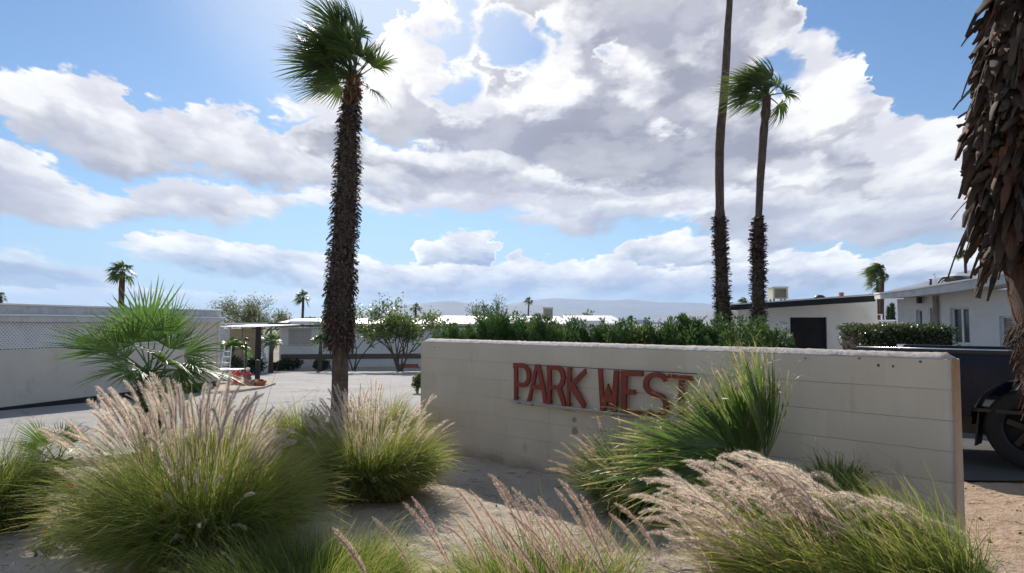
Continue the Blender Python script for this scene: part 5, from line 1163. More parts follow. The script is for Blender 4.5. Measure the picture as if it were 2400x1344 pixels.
def litter():
    # pebbles, twigs and leaf scraps on the sand
    V=[];Fs=[];n=0
    ico=[(0,0,1),(.89,0,.45),(.28,.85,.45),(-.72,.53,.45),(-.72,-.53,.45),(.28,-.85,.45),(.72,.53,-.45),(-.28,.85,-.45),(-.89,0,-.45),(-.28,-.85,-.45),(.72,-.53,-.45),(0,0,-1)]
    fc=[(0,1,2),(0,2,3),(0,3,4),(0,4,5),(0,5,1),(1,6,2),(2,7,3),(3,8,4),(4,9,5),(5,10,1),(2,6,7),(3,7,8),(4,8,9),(5,9,10),(1,10,6),(11,7,6),(11,8,7),(11,9,8),(11,10,9),(11,6,10)]
    N=2600; x=rng.uniform(-5,5.5,N); y=rng.uniform(3.6,11,N); ok=(y<yb(x)-.2); x=x[ok];y=y[ok]; N=len(x); s=.004+.012*rng.random(N)**4
    ic=np.array(ico); P_=np.stack([x,y,gz(x,y)+s*.3],1)
    V=(P_[:,None]+ic[None]*(s[:,None,None]*rng.uniform(.6,1.3,(N,12,3)))).reshape(-1,3); Fq=(np.array(fc)[None]+(np.arange(N)*12)[:,None,None]).reshape(-1,3)
    o=np_mesh('pebbles',V,Fq,M['pebble']); o['kind']='stuff'; tag(o,'small pebbles scattered over the sandy bed','pebbles')
    bag=Bag(); N=900
    for _ in range(N):
        x=rng.uniform(-4.5,4.6); y=rng.uniform(3.8,9.5)
        a=rng.random()*6.28; L=rng.uniform(.03,.14); z=float(gz(x,y))+.012; p=[(x+math.cos(a+q*.25)*L*q,y+math.sin(a+q*.25)*L*q,z+.006*math.sin(q*3)) for q in (0,.5,1)]
        bag_tube(bag,p,[.0022,.0018,.001],4,0,rng.random())
    o=bag.build('dry_litter',M['twig'],None); o['kind']='stuff'; tag(o,'dry twigs and stem scraps lying on the sand','litter')
    # a few orange-red blossoms low on the left
    for k,(px,py,Y) in enumerate([(165,1145,5.3),(118,1255,4.85)]):
        b=G(px,py+20,.05); b=P(px,py,Y); g=float(gz(b.x,b.y)); t=thing('blossom_plant',(b.x,b.y,g),['small leafy sprig with one orange blossom left of the largest clump','low sprig with several red blossoms at the foot of the largest clump'][k],'flower')
        bg=Bag(); cen=np.array([b.x,b.y,0])+rng.normal(0,.06,(140,3)); cen[:,2]=g+rng.random(140)*max(.12,b.z-g); bg.add(*leaflets(cen,.035,.6)); bg.build('leaves',M['broad_leaf'],t)
        n=[5,16][k]; bg=Bag(); cen=np.array(b)+rng.normal(0,[.012,.07][k],(n,3)); bg.add(*leaflets(cen,.03,.9)); bg.build('blossoms',M['orange_flower'],t)
make_grasses(); small_palm_left(); small_palm_lower_left(); right_palm(); tall_palms(); background_green(); litter()
# ------------------------------------------------------------ buildings and street things
def PX(px,py,Y): return P(px,py,Y)
def wall_quad(m, A, B, z0, z1, th=.12, mi=0, z1b=None, z0b=None):
    """upright slab from A to B (xy), front face on the line, thickness away from the viewer"""
    A=Vector((A[0],A[1],0)); B=Vector((B[0],B[1],0)); d=(B-A).normalized(); n=Vector((-d.y,d.x,0)); 
    if n.y<0: n=-n
    z1b=z1 if z1b is None else z1b; z0b=z0 if z0b is None else z0b
    c=[A,B,B+n*th,A+n*th]
    m.hexa([Vector((c[0].x,c[0].y,z0)),Vector((c[1].x,c[1].y,z0b)),Vector((c[2].x,c[2].y,z0b)),Vector((c[3].x,c[3].y,z0)),
            Vector((c[0].x,c[0].y,z1)),Vector((c[1].x,c[1].y,z1b)),Vector((c[2].x,c[2].y,z1b)),Vector((c[3].x,c[3].y,z1))],mi)
def lerp2(A,B,u): return (A[0]+(B[0]-A[0])*u, A[1]+(B[1]-A[1])*u)
def line_px(A,B,px):
    """point of plan line AB seen at column px"""
    k=(px-1200)/F; dx=B[0]-A[0]; dy=B[1]-A[1]; u=(k*A[1]-A[0])/(dx-k*dy); return (A[0]+dx*u,A[1]+dy*u)
def zat(py,Y): return P(1200,py,Y).z
def shift(p,n,d): return (p[0]+n[0]*d,p[1]+n[1]*d)

def patio_building():
    A=(XS(-60,14.55),14.55); B=(XS(511,22.2),22.2); A0=line_px(A,B,0)
    d=Vector((B[0]-A[0],B[1]-A[1])).normalized(); n=(-d.y,d.x)      # away from the viewer (left/back)
    if n[1]<0: n=(-n[0],-n[1])
    A=(A[0]-d.x*5,A[1]-d.y*5)
    t=thing('patio_building',(A0[0],A0[1],float(zt(A0[1]))),'long low patio building with beige block wall and white lattice screen at the left','building')
    g=float(zt(14))-.6
    zl=lambda py0: zat(py0,A0[1])                                   # height seen at the photo's left edge
    zw=zl(821); zb=zl(755); zf=zl(741); zr=zl(711)
    m=MB(); wall_quad(m,A,B,g,zw,.15); m.build('block_wall',M['beige_block'],t,.01)
    m=MB(); wall_quad(m,shift(A,n,-.012),shift(B,n,-.012),g,zl(957),.01); m.build('base_band',M['black_trim'],t)
    # end pier and right part without lattice
    C1=line_px(A,B,414); m=MB(); wall_quad(m,line_px(A,B,432),B,zw,zf+.0,.15); m.build('end_wall',M['beige_block'],t,.01)
    # lattice
    L=MB(); e=line_px(A,B,414); length=Vector((e[0]-A[0],e[1]-A[1])).length; hgt=zb-zw; st=.085
    nn=Vector((n[0],n[1],0)); dd=Vector((d.x,d.y,0)); O=Vector((A[0],A[1],0))+nn*.05
    for s_ in (1,-1):
        k0=-int(hgt/st)-2; k1=int(length/st)+2
        for k in range(k0,k1):
            x0=k*st; x1=x0+hgt
            if s_<0: p0,p1=(x1,zw),(x0,zb)
            else: p0,p1=(x0,zw),(x1,zb)
            def clip(p,q):
                (xa,za),(xb,zb_)=p,q
                if xa<0: za+= (0-xa)*(zb_-za)/(xb-xa); xa=0
                if xa>length: za+=(length-xa)*(zb_-za)/(xb-xa); xa=length
                return xa,za
            if max(p0[0],p1[0])<.02 or min(p0[0],p1[0])>length-.02 or k*st<length-12: continue
            a=clip(p0,p1); b=clip(p1,p0); hw=.019; off=nn*(.006*s_)
            q=[]
            dv=(Vector((b[0]-a[0],b[1]-a[1]))).normalized(); pr=Vector((-dv.y,dv.x))*hw
            for (u,v) in ((a[0]+pr.x,a[1]+pr.y),(b[0]+pr.x,b[1]+pr.y),(b[0]-pr.x,b[1]-pr.y),(a[0]-pr.x,a[1]-pr.y)): q.append(O+off+dd*u+UPV*v)
            L.add(q+[x+nn*.006 for x in q],[(0,1,2,3),(7,6,5,4),(0,4,5,1),(1,5,6,2),(2,6,7,3),(3,7,4,0)])
    L.build('lattice',M['white_metal'],t)
    m=MB(); a2=shift(A,n,.9); b2=shift(line_px(A,B,520),n,.9); wall_quad(m,a2,b2,g,zb+.1,.1); m.build('inner_wall',M['screen_back'],t)
    m=MB()
    for px in (414,):
        c=line_px(A,B,px); m.obox((c[0],c[1],0),dd,nn,UPV,(-.045,.02,zw),(.045,.13,zb+.01))
    m.build('screen_post',M['white_metal'],t)
    m=MB(); Ao=shift(A,n,-.16); Bo=shift((B[0]+d.x*.12,B[1]+d.y*.12),n,-.16)
    wall_quad(m,Ao,Bo,zb,zf,.16); m.build('lower_beam',M['grey_fascia'],t,.008)
    m=MB(); wall_quad(m,shift(Ao,n,-.05),shift(Bo,n,-.05),zf+.003,zf+.045,1.2); m.build('gutter_edge',M['white_roof'],t,.006)
    m=MB(); wall_quad(m,shift(Ao,n,.12),shift(Bo,n,.12),zf+.048,zr-.05,.3); m.build('fascia',M['grey_fascia'],t,.008)
    m=MB(); wall_quad(m,shift(Ao,n,.05),shift(Bo,n,.05),zr-.047,zr,4.5); m.build('roof',M['white_roof'],t,.01)
    m=MB(); wall_quad(m,(B[0]-n[0]*.02+d.x*.001,B[1]-n[1]*.02),(B[0]+n[0]*4.2,B[1]+n[1]*4.2),g,zr-.06,.12); m.build('side_wall',M['beige_block'],t)

def window(t, A, B, pl, pr, pt, pb, frame='white_metal', fill='window_glass', mull=(.5,), depth=.05, out=.02, fr=.05, sill=True, blinds=0, name='window'):
    """window seen between photo columns/rows on plan line AB (rows measured at its left column)"""
    a=line_px(A,B,pl); b=line_px(A,B,pr); z1=zat(pt,a[1]); z0=zat(pb,a[1]); d=Vector((b[0]-a[0],b[1]-a[1],0)); w=d.length; d.normalize(); n=Vector((-d.y,d.x,0)); 
    if n.y<0: n=-n
    O=Vector((a[0],a[1],0)); m=MB(); o=-out
    for (x0,x1,h0,h1) in [(0,w,z0,z0+fr),(0,w,z1-fr,z1),(0,fr,z0+fr,z1-fr),(w-fr,w,z0+fr,z1-fr)]+[(w*u-fr*.4,w*u+fr*.4,z0+fr,z1-fr) for u in mull]:
        m.obox(O,d,n,UPV,(x0,o,h0),(x1,o+depth,h1))
    f=m.build(name,M[frame],t)
    m=MB(); m.obox(O,d,n,UPV,(fr*.9,o+depth*.55,z0+fr*.9),(w-fr*.9,o+depth*.55+.01,z1-fr*.9)); m.build('pane',M[fill],f)
    if blinds:
        m=MB(); h=(z1-z0-2*fr)/blinds
        for k in range(blinds):
            zz=z0+fr+h*k; m.hexa([O+d*fr+n*(o+depth*.2)+UPV*zz,O+d*(w-fr)+n*(o+depth*.2)+UPV*zz,O+d*(w-fr)+n*(o+depth*.24)+UPV*zz,O+d*fr+n*(o+depth*.24)+UPV*zz,
                O+d*fr+n*(o+depth*.45)+UPV*(zz+h*.88),O+d*(w-fr)+n*(o+depth*.45)+UPV*(zz+h*.88),O+d*(w-fr)+n*(o+depth*.5)+UPV*(zz+h*.88),O+d*fr+n*(o+depth*.5)+UPV*(zz+h*.88)])
        m.build('blinds',M['blind'],f)
    if sill:
        m=MB(); m.obox(O,d,n,UPV,(-.04,o-.04,z0-.06),(w+.04,o+depth*.5,z0-.003)); m.build('sill',M[frame],f)
    return f

def far_home():
    Y=45.3; A=(XS(661,Y),Y); B=(XS(1335,Y+2.5),Y+2.5); g=-1.5
    t=thing('mobile_home',(A[0],A[1],g),'far white mobile home with brown trim across the road','house')
    zt1=zat(768,Y); zs0=zat(831,Y); zs1=zat(843,Y); 
    m=MB(); wall_quad(m,A,B,zs0+.01,zt1,.2); m.build('wall',M['white_metal'],t)
    m=MB(); wall_quad(m,(A[0],A[1]+.2),(A[0]+.3,A[1]+9),g,zt1,.2); m.build('side_wall',M['white_metal'],t)
    m=MB(); wall_quad(m,(A[0]-.02,A[1]-.05),(B[0],B[1]-.05),zs1,zs0,.2); m.build('belt_trim',M['brown_trim'],t)
    m=MB(); wall_quad(m,A,B,g,zs1-.01,.15); m.build('skirting',M['corrugated'],t)
    C=line_px(A,B,742)
    m=MB(); wall_quad(m,(A[0]-.3,A[1]-.5),(C[0]-.02,C[1]-.5),zat(767,Y),zat(761.5,Y),.1); wall_quad(m,(C[0],C[1]-.5),(line_px(A,B,770)[0],C[1]-.45),zat(767,Y),zat(756,Y),.1)
    D=line_px(A,B,771); wall_quad(m,(D[0],D[1]-.5),(B[0],B[1]-.5),zat(768.5,Y),zat(765,Y),.1); m.build('fascia',M['brown_trim'],t)
    # roof: low pitch rising away
    m=MB(); za=zat(761,Y)+.0; m.hexa([(A[0]-.35,A[1]-.6,za+.01),(B[0],B[1]-.6,za-.02),(B[0],B[1]+4.2,za+.30),(A[0]-.35,A[1]+4.2,za+.36),(A[0]-.35,A[1]-.6,za+.07),(B[0],B[1]-.6,za+.05),(B[0],B[1]+4.2,za+.42),(A[0]-.35,A[1]+4.2,za+.42)]); m.build('roof',M['white_roof'],t)
    m=MB(); e0=line_px(A,B,681); e1=line_px(A,B,741); m.box((e0[0],A[1]-.3,zat(760,Y)+.03),(e1[0],A[1]+1.2,zat(753,Y))); m.build('roof_step',M['white_roof'],t)
    window(t,A,B,677,731,771,809,mull=(.5,),fr=.07,blinds=12,fill='window_glass',frame='grey_fascia')
    window(t,A,B,1010,1060,771,809,mull=(.5,),fr=.06,blinds=10)
    m=MB(); c=line_px(A,B,965); m.box((c[0]-.6,c[1]-1.3,g),(c[0]+.6,c[1]-.9,g+.45)); o=m.build('planter_box',M['terracotta'],None); 
    tag(o,'small reddish planter box at the foot of the far home, left of the sign wall','planter')

def tan_home():
    Y=41.5; g=float(zt(Y)); A=(XS(540,Y),Y); B=(XS(604,Y),Y)
    t=thing('tan_home',(A[0],A[1],g),'tan sided home under a flat white carport roof left of the far white home','house')
    m=MB(); wall_quad(m,A,B,g,zat(771,Y),.2); m.build('wall',M['siding'],t)
    m=MB(); wall_quad(m,(XS(505,Y),Y+.3),(A[0]-.01,Y+.3),g,zat(771,Y),.2); m.build('side_wing',M['grey_fascia'],t)
    Y2=38.5; m=MB(); m.hexa([(XS(512,Y2),Y2,zat(768,Y2)),(XS(606,Y2),Y2,zat(768,Y2)),(XS(640,Y2),Y2+5,zat(764,Y2)),(XS(500,Y2),Y2+5,zat(764,Y2)),(XS(512,Y2),Y2,zat(765.5,Y2)),(XS(606,Y2),Y2,zat(765.5,Y2)),(XS(640,Y2),Y2+5,zat(761.5,Y2)),(XS(500,Y2),Y2+5,zat(761.5,Y2))]); m.build('carport_roof',M['white_roof'],t)
    m=MB(); m.box((XS(518,44),44,zat(761,44)),(XS(640,44),50,zat(757,44))); m.build('roof',M['white_roof'],t)
    m=MB(); m.box((XS(634,44),43.6,zat(764,44)),(XS(681,44),44,zat(756,44))); m.build('green_fascia',M['green_post'],t)
    m=MB(); a=PX(604,771,Y2+2); m.tube([(a.x-.9,Y2+2,float(zt(Y2))),(a.x-.9,Y2+2,a.z)],.04,8); m.build('post',M['weathered_wood'],t)
    # thick dark post, lattice gate, green post
    Y=37; t=thing('dark_post',on(605,Y),'thick dark wooden post between tan siding and white lattice screen','post')
    m=MB(); b=on(605,Y); m.tube([b,P(605,820,Y),P(606,771,Y)],[.17,.16,.14],10); m.lathe(P(606,770,Y),[(.17,0),(.17,.05),(.1,.1)],10); m.build('shaft',M['boot_core'],t)
    Y=39; t=thing('lattice_screen',on(612,Y),'white lattice screen beside the green post','screen')
    x0=XS(610,Y); x1=XS(632,Y); z0=float(zt(Y)); z1=zat(788,Y); L=MB(); st=.16
    for s_ in (1,-1):
        for k in range(-22,14):
            xa=x0+k*st; pts=[]
            for q in range(0,41):
                zz=z0+(z1-z0)*q/40; xx=xa+(zz-z0) if s_>0 else xa+(z1-zz)
                if x0<=xx<=x1: pts.append((xx,zz))
            if len(pts)>1: 
                (a,b),(c,d_)=pts[0],pts[-1]; L.hexa([(a-.03,Y+s_*.01,b),(a+.03,Y+s_*.01,b),(a+.03,Y+s_*.01+.012,b),(a-.03,Y+s_*.01+.012,b),(c-.03,Y+s_*.01,d_),(c+.03,Y+s_*.01,d_),(c+.03,Y+s_*.01+.012,d_),(c-.03,Y+s_*.01+.012,d_)])
    L.build('lattice',M['white_metal'],t)
    m=MB()
    for x in (x0,x1): m.box((x-.04,Y-.03,z0),(x+.04,Y+.05,z1+.03))
    m.box((x0+.05,Y-.02,z1),(x1-.05,Y+.04,z1+.06)); m.build('frame',M['white_metal'],t)
    m=MB(); m.box((XS(633,Y)+.03,Y-.05,z0),(XS(633,Y)+.13,Y+.05,zat(768,Y))); o=m.build('green_post',M['green_post'],None); tag(o,'slim green post beside the white lattice screen','post')

def far_roofs():
    Y=62; g=-1.5
    t=thing('distant_home',(XS(1015,Y),Y,g),'distant white gabled roof above the junipers, left one with the broad eave','house')
    m=MB(); m.hexa([(XS(1010,Y),Y,zat(760,Y)),(XS(1340,Y),Y,zat(762,Y)),(XS(1320,Y),Y+6,zat(745,Y)),(XS(1018,Y),Y+6,zat(744,Y)),(XS(1010,Y),Y,zat(757,Y)),(XS(1340,Y),Y,zat(759,Y)),(XS(1320,Y),Y+6,zat(740,Y)),(XS(1018,Y),Y+6,zat(739,Y))]); m.build('roof',M['white_roof'],t)
    m=MB(); m.box((XS(1020,Y),Y+.5,g),(XS(1330,Y),Y+.8,zat(761,Y))); m.build('wall',M['grey_fascia'],t)
    Y=52; t=thing('distant_home',(XS(1340,Y),Y,g),'distant home with wide bright gabled roof ending right of the junipers gap','house')
    m=MB(); m.hexa([(XS(1325,Y),Y,zat(760,Y)),(XS(1470,Y),Y,zat(762,Y)),(XS(1455,Y),Y+5,zat(745,Y)),(XS(1330,Y),Y+5,zat(745,Y)),(XS(1325,Y),Y,zat(756,Y)),(XS(1470,Y),Y,zat(759,Y)),(XS(1455,Y),Y+5,zat(738,Y)),(XS(1330,Y),Y+5,zat(738,Y))]); m.build('roof',M['white_roof'],t)
    m=MB(); m.box((XS(1335,Y),Y+.5,g),(XS(1462,Y),Y+.8,zat(762,Y))); m.build('wall',M['grey_fascia'],t)
    m=MB(); m.box((XS(1345,44),44,zat(764,44)),(XS(1412,44),48,zat(752,44))); m.build('porch_roof',M['white_roof'],t)
    m=MB(); m.box((XS(1352,44),44.3,g),(XS(1408,44),46,zat(765,44))); m.build('porch_wall',M['concrete'],t)

def cooler(name_px, Y, w_, zbase, label):
    pl,pr,pt,pb=name_px; x0=XS(pl,Y); x1=XS(pr,Y); z0=zat(pb,Y); z1=zat(pt,Y); D=(x1-x0)*.9
    t=thing('roof_cooler',(x0,Y,z0),label,'air cooler','roof coolers'); fr=(x1-x0)*.12
    m=MB(); m.box((x0,Y+.02,z0),(x1,Y+D,z1-.03)); m.build('casing',M['cooler_beige'],t,.01)
    m=MB(); m.box((x0-.02,Y-.04,z1-.027),(x1+.02,Y+D+.02,z1+.01)); m.build('lid',M['cooler_beige'],t,.006)
    m=MB()
    for (a,b,c,d) in [(0,1,0,.10),(0,1,.87,.965),(0,.11,.103,.867),(.89,1,.103,.867)]: m.box((x0+(x1-x0)*a,Y-.03,z0+(z1-z0)*c),(x0+(x1-x0)*b,Y+.017,z0+(z1-z0)*d))
    m.build('frame',M['cooler_beige'],t)
    m=MB(); n=4
    for k in range(n):
        a=x0+fr+(x1-x0-2*fr)*(k+.08)/n; b=x0+fr+(x1-x0-2*fr)*(k+.92)/n
        for q in range(14):
            zz=z0+(z1-z0)*(.12+.74*q/14); h=(z1-z0)*.74/14
            m.hexa([(a,Y-.012,zz),(b,Y-.012,zz),(b,Y-.006,zz),(a,Y-.006,zz),(a,Y+.008,zz+h*.8),(b,Y+.008,zz+h*.8),(b,Y+.014,zz+h*.8),(a,Y+.014,zz+h*.8)])
    m.build('louvres',M['louvre'],t)
    m=MB(); 
    for x in (x0+.05,x1-.09):
        for y in (Y+.05,Y+D-.08): m.box((x,y,zbase),(x+.04,y+.04,z0-.002))
    m.build('legs_stand',M['dark_metal'],t)
    return t

def black_roof_house():
    Y=20.5; g=float(zt(Y)); A=(XS(1728,Y),Y); B=(XS(2056,Y),Y)
    t=thing('white_house',(A[0],A[1],g),'white stucco house with sloping black fascia and black door','house')
    zl=zat(727,Y); zr=zat(698,Y)
    m=MB(); d0=line_px(A,B,1851); d1=line_px(A,B,1937); zd=zat(744,Y)
    def ztop(px): return zat(np.interp(px,[1728,2056],[726,699]),Y)
    wall_quad(m,A,(d0[0],Y),g-.2,ztop(1728),.2,z1b=ztop(1851)); wall_quad(m,(d1[0],Y),B,g-.2,ztop(1937),.2,z1b=ztop(2056)); wall_quad(m,(d0[0],Y),(d1[0],Y),zd,ztop(1851),.2,z1b=ztop(1937))
    m.build('wall',M['white_stucco'],t)
    m=MB(); wall_quad(m,(d0[0]+.003,Y+.06),(d1[0]-.003,Y+.06),g,zd-.003,.05); dr=m.build('door',M['black_door'],t)
    m=MB(); m.tube([(d1[0]-.09,Y+.05,g+1.0),(d1[0]-.09,Y-.0,g+1.0)],.03,8); m.build('handle',M['dark_metal'],dr)
    Yf=Y-.9
    def fz(px,py): return zat(py,Yf)
    x0=XS(1713,Yf); x1=XS(2052,Yf)
    m=MB(); wall_quad(m,(x0,Yf),(x1,Yf),fz(0,728),fz(0,713),.06,z1b=fz(0,689),z0b=fz(0,707)); m.build('fascia',M['black_trim'],t)
    m=MB(); m.hexa([(x0,Yf+.062,fz(0,726)+.02),(x1,Yf+.062,fz(0,704)+.02),(x1+1.5,Yf+6,fz(0,704)+.08),(XS(1716,Yf+6),Yf+6,fz(0,726)+.08),(x0-.02,Yf-.02,fz(0,713)+.003),(x1+.02,Yf-.02,fz(0,690)+.003),(x1+1.5,Yf+6,fz(0,690)+.09),(XS(1716,Yf+6),Yf+6,fz(0,713)+.09)]); m.build('roof',M['white_roof'],t)
    m=MB(); wall_quad(m,(A[0]+.01,Y+.2),(XS(1736,Y+5),Y+5),g,zl-.05,.2); m.build('side_wall',M['cream_stucco'],t)
    m=MB(); c=P(1733,745,Y-.4); m.tube([(c.x,Y-.4,g),(c.x,Y-.4,fz(0,724))],.05,8); m.build('porch_post',M['white_metal'],t)
    # roof bits
    zr2=lambda px: zat(float(np.interp(px,[1713,2052],[712,689])),Yf)
    for (px,w,h,mt,nm,lb) in [(1972,.10,.12,'terracotta','roof_vent','small rusty square roof vent on the black-edged roof'),(1921,.16,.10,'dark_metal','roof_vent','small dark round roof vent on the black-edged roof')]:
        c=P(px,700,Yf+1.0); zb=zr2(px)+.01; tt_=thing(nm,(c.x,c.y,zb),lb,'roof vent','roof vents'); m=MB()
        if mt=='terracotta': m.box((c.x-w/2,c.y-w/2,zb),(c.x+w/2,c.y+w/2,zb+h)); m.box((c.x-w/2-.01,c.y-w/2-.01,zb+h+.002),(c.x+w/2+.01,c.y+w/2+.01,zb+h+.02))
        else: m.lathe((c.x,c.y,zb),[(w,0),(w,.03),(w*.8,.08),(w*.3,.11)],14)
        m.build('hood',M[mt],tt_)
    cooler((1811,1847,673,701),Yf+1.2,0,zr2(1829)-.05,'beige evaporative cooler on the black-edged roof right of the slim palms')
    cooler((1273,1296,721,748),44,0,zat(765,44),'small pale evaporative cooler on the distant roof above the junipers')

def grey_roof_house():
    A=(XS(2119,18.2),18.2); B=(XS(2402,14.6),14.6); dv=Vector((B[0]-A[0],B[1]-A[1])).normalized(); n=(-dv.y,dv.x)
    if n[0]<0: n=(-n[0],-n[1])
    B=(B[0]+dv.x*5,B[1]+dv.y*5); g=-.5
    t=thing('white_house',(A[0],A[1],float(zt(18))),'white house with weathered grey fascia and tall sliding window at the right','house')
    def zp(px,py): return zat(py,line_px(A,B,px)[1])
    nn=Vector((n[0],n[1],0)); dd=Vector((dv.x,dv.y,0))
    def slab(m,p0,p1,z0,z1,z0b=None,z1b=None,off=0,th=.2,mi=0):
        a=line_px(A,B,p0) if not isinstance(p0,tuple) else p0; b=line_px(A,B,p1) if not isinstance(p1,tuple) else p1
        z0b=z0 if z0b is None else z0b; z1b=z1 if z1b is None else z1b
        a=Vector((*a,0))+nn*off; b=Vector((*b,0))+nn*off
        c=[a,b,b+nn*th,a+nn*th]
        m.hexa([c[0]+UPV*z0,c[1]+UPV*z0b,c[2]+UPV*z0b,c[3]+UPV*z0,c[0]+UPV*z1,c[1]+UPV*z1b,c[2]+UPV*z1b,c[3]+UPV*z1],mi)
    L=lambda px: Vector((*line_px(A,B,px),0))
    tp=lambda px: zat(float(np.interp(px,[2120,2290],[699,681]))-2,line_px(A,B,px)[1])   # underside of eave
    # wall pieces around the openings
    ops=[(2146,2160,726,764),(2179,2196,723,766),(2226,2270,722,806),(2340,2371,742,820)]
    m=MB(); prev=2119
    for (l,r,pt,pb) in ops:
        slab(m,prev,l,g,tp(prev),z1b=tp(l)); slab(m,l,r,zp(l,pt),tp(l),z1b=tp(r)); slab(m,l,r,g,zp(l,pb)); prev=r
    slab(m,prev,B,g,tp(prev),z1b=tp(prev)+.15); m.build('wall',M['white_stucco'],t)
    for k,(l,r,pt,pb) in enumerate(ops):
        a=L(l); b=L(r); w=(b-a).length; z1=zp(l,pt); z0=zp(l,pb); m=MB(); fr=.04
        mull=[(w*.52,)] if k==2 else []
        for (x0,x1,h0,h1) in [(0,w,z0,z0+fr),(0,w,z1-fr,z1),(0,fr,z0+fr,z1-fr),(w-fr,w,z0+fr,z1-fr)]+[(q[0]-.03,q[0]+.03,z0+fr,z1-fr) for q in mull]: m.obox(a+nn*.07,dd,nn,UPV,(x0+.002,0,h0+.002),(x1-.002,.05,h1-.002))
        f=m.build('window',M['white_metal'],t)
        m=MB(); m.obox(a+nn*.10,dd,nn,UPV,(fr,0,z0+fr),(w-fr,.01,z1-fr)); m.build('pane',M['window_glass'],f)
        m=MB(); m.obox(a,dd,nn,UPV,(-.04,-.05,z0-.07),(w+.04,.05,z0-.003)); m.build('sill',M['white_stucco'],f)
        if k==3:
            m=MB()
            for q in range(16): zz=z0+fr+(z1-z0-2*fr)*q/16; m.obox(a+nn*.085,dd,nn,UPV,(fr,0,zz),(w-fr,.008,zz+.02))
            m.build('blinds',M['blind'],f)
        if k==2:
            m=MB()
            for q in range(5): m.obox(a+nn*.13,dd,nn,UPV,(w*(.12+.07*q),0,z0+fr),(w*(.12+.07*q)+.03,.012,z1-fr))
            m.build('curtain',M['white_cloth'],f)
    # fascia board, runs left over the gap
    def fz(px,py,Yl): return zat(py,Yl)
    f0=(XS(2050,19.2),19.2); f1=L(2120)-nn*.7; f2=L(2300)-nn*.7
    pA=Vector((f0[0],f0[1],0)); 
    m=MB()
    def seg(a,b,za0,za1,zb0,zb1,th=.06):
        q=[a,b,b+nn*th,a+nn*th]; m.hexa([q[0]+UPV*za0,q[1]+UPV*zb0,q[2]+UPV*zb0,q[3]+UPV*za0,q[0]+UPV*za1,q[1]+UPV*zb1,q[2]+UPV*zb1,q[3]+UPV*za1])
    pc=lambda v: 1200+v.x/v.y*F
    topy=lambda px: float(np.interp(px,[2050,2120,2190,2290,2500],[691,683,672,655,620])); boty=lambda px: float(np.interp(px,[2050,2120,2190,2290,2500],[702,697,690,677,645]))
    pts=[pA,pA.lerp(f1,.5),f1,f1.lerp(f2,.5),f2,f2+dd*2.5]
    for a,b in zip(pts[:-1],pts[1:]): seg(a,b,zat(boty(pc(a)),a.y),zat(topy(pc(a)),a.y),zat(boty(pc(b)),b.y),zat(topy(pc(b)),b.y))
    m.build('fascia',M['grey_fascia'],t)
    m=MB()
    for a,b in zip(pts[:-1],pts[1:]):
        za=zat(topy(pc(a)),a.y)+.003; zb=zat(topy(pc(b)),b.y)+.003; w=5.0
        if b is pts[1] or b is pts[2]: w=1.2
        q=[a-nn*.03,b-nn*.03,b+nn*w,a+nn*w]; m.hexa([q[0]+UPV*za,q[1]+UPV*zb,q[2]+UPV*(zb+.06*w),q[3]+UPV*(za+.06*w),q[0]+UPV*(za+.035),q[1]+UPV*(zb+.035),q[2]+UPV*(zb+.035+.06*w),q[3]+UPV*(za+.035+.06*w)])
    m.build('roof',M['white_roof'],t)
    m=MB()
    for a,b in zip(pts[2:-1],pts[3:]):
        za=zat(boty(pc(a)),a.y)+.01; zb=zat(boty(pc(b)),b.y)+.01
        q=[a+nn*.062,b+nn*.062,b+nn*.9,a+nn*.9]; m.hexa([x+UPV*z for x,z in zip(q,(za,zb,zb+.02,za+.02))]+[x+UPV*(z+.03) for x,z in zip(q,(za,zb,zb+.02,za+.02))])
    m.build('soffit',M['cream_stucco'],t)
    a=L(2197); m=MB(); m.obox(a-nn*.08,dd,nn,UPV,(-.06,0,g),(.06,.075,tp(2197)-.01)); m.build('downpipe',M['weathered_wood'],t)
    a=L(2164); z=zat(697,a.y); m=MB(); m.obox(a,dd,nn,UPV,(-.05,-.16,z),(.05,-.002,z+.05)); m.obox(a,dd,nn,UPV,(-.04,-.16,z-.16),(.04,-.06,z-.003)); o=m.build('wall_lamp',M['dark_metal'],None)
    tag(o,'black lantern wall lamp under the grey eave','wall lamp')
    m=MB(); wall_quad(m,(A[0]+.02,A[1]+.01),(A[0]+n[0]*5,A[1]+n[1]*5+2.0),g,tp(2120)-.05,.2); m.build('side_wall',M['white_stucco'],t)
    # roof fittings
    rz=lambda px,Y_: zat(topy(px),Y_)
    c=P(2181,660,17.5); tt_=thing('roof_pipe',(c.x,c.y,rz(2181,17.5)),'short dark stub pipe on the grey-edged roof','pipe'); m=MB(); m.tube([(c.x,c.y,rz(2181,17.5)),(c.x,c.y,zat(655,17.5))],.032,10); m.tube([(c.x,c.y,zat(656,17.5)),(c.x,c.y,zat(654.5,17.5))],.038,10); m.build('pipe',M['dark_metal'],tt_)
    c=P(2193,650,18.5); tt_=thing('roof_antenna',(c.x,c.y,rz(2193,18.5)),'thin leaning antenna mast beside the stub pipe','antenna'); m=MB(); m.tube([(c.x+.03,c.y,rz(2193,18.5)),(c.x-.04,c.y,zat(643,18.5))],.012,6); m.build('mast',M['grey_fascia'],tt_); m=MB(); m.tube([(c.x-.09,c.y,zat(644,18.5)),(c.x+.01,c.y,zat(642,18.5))],.01,6); m.build('tip',M['grey_fascia'],tt_)
    c=P(2246,650,16.8); z0=rz(2246,16.8)+.02; z1=zat(644,16.8); tt_=thing('chimney_cap',(c.x,c.y,z0),'black metal chimney box with pyramid lid on the grey-edged roof','chimney')
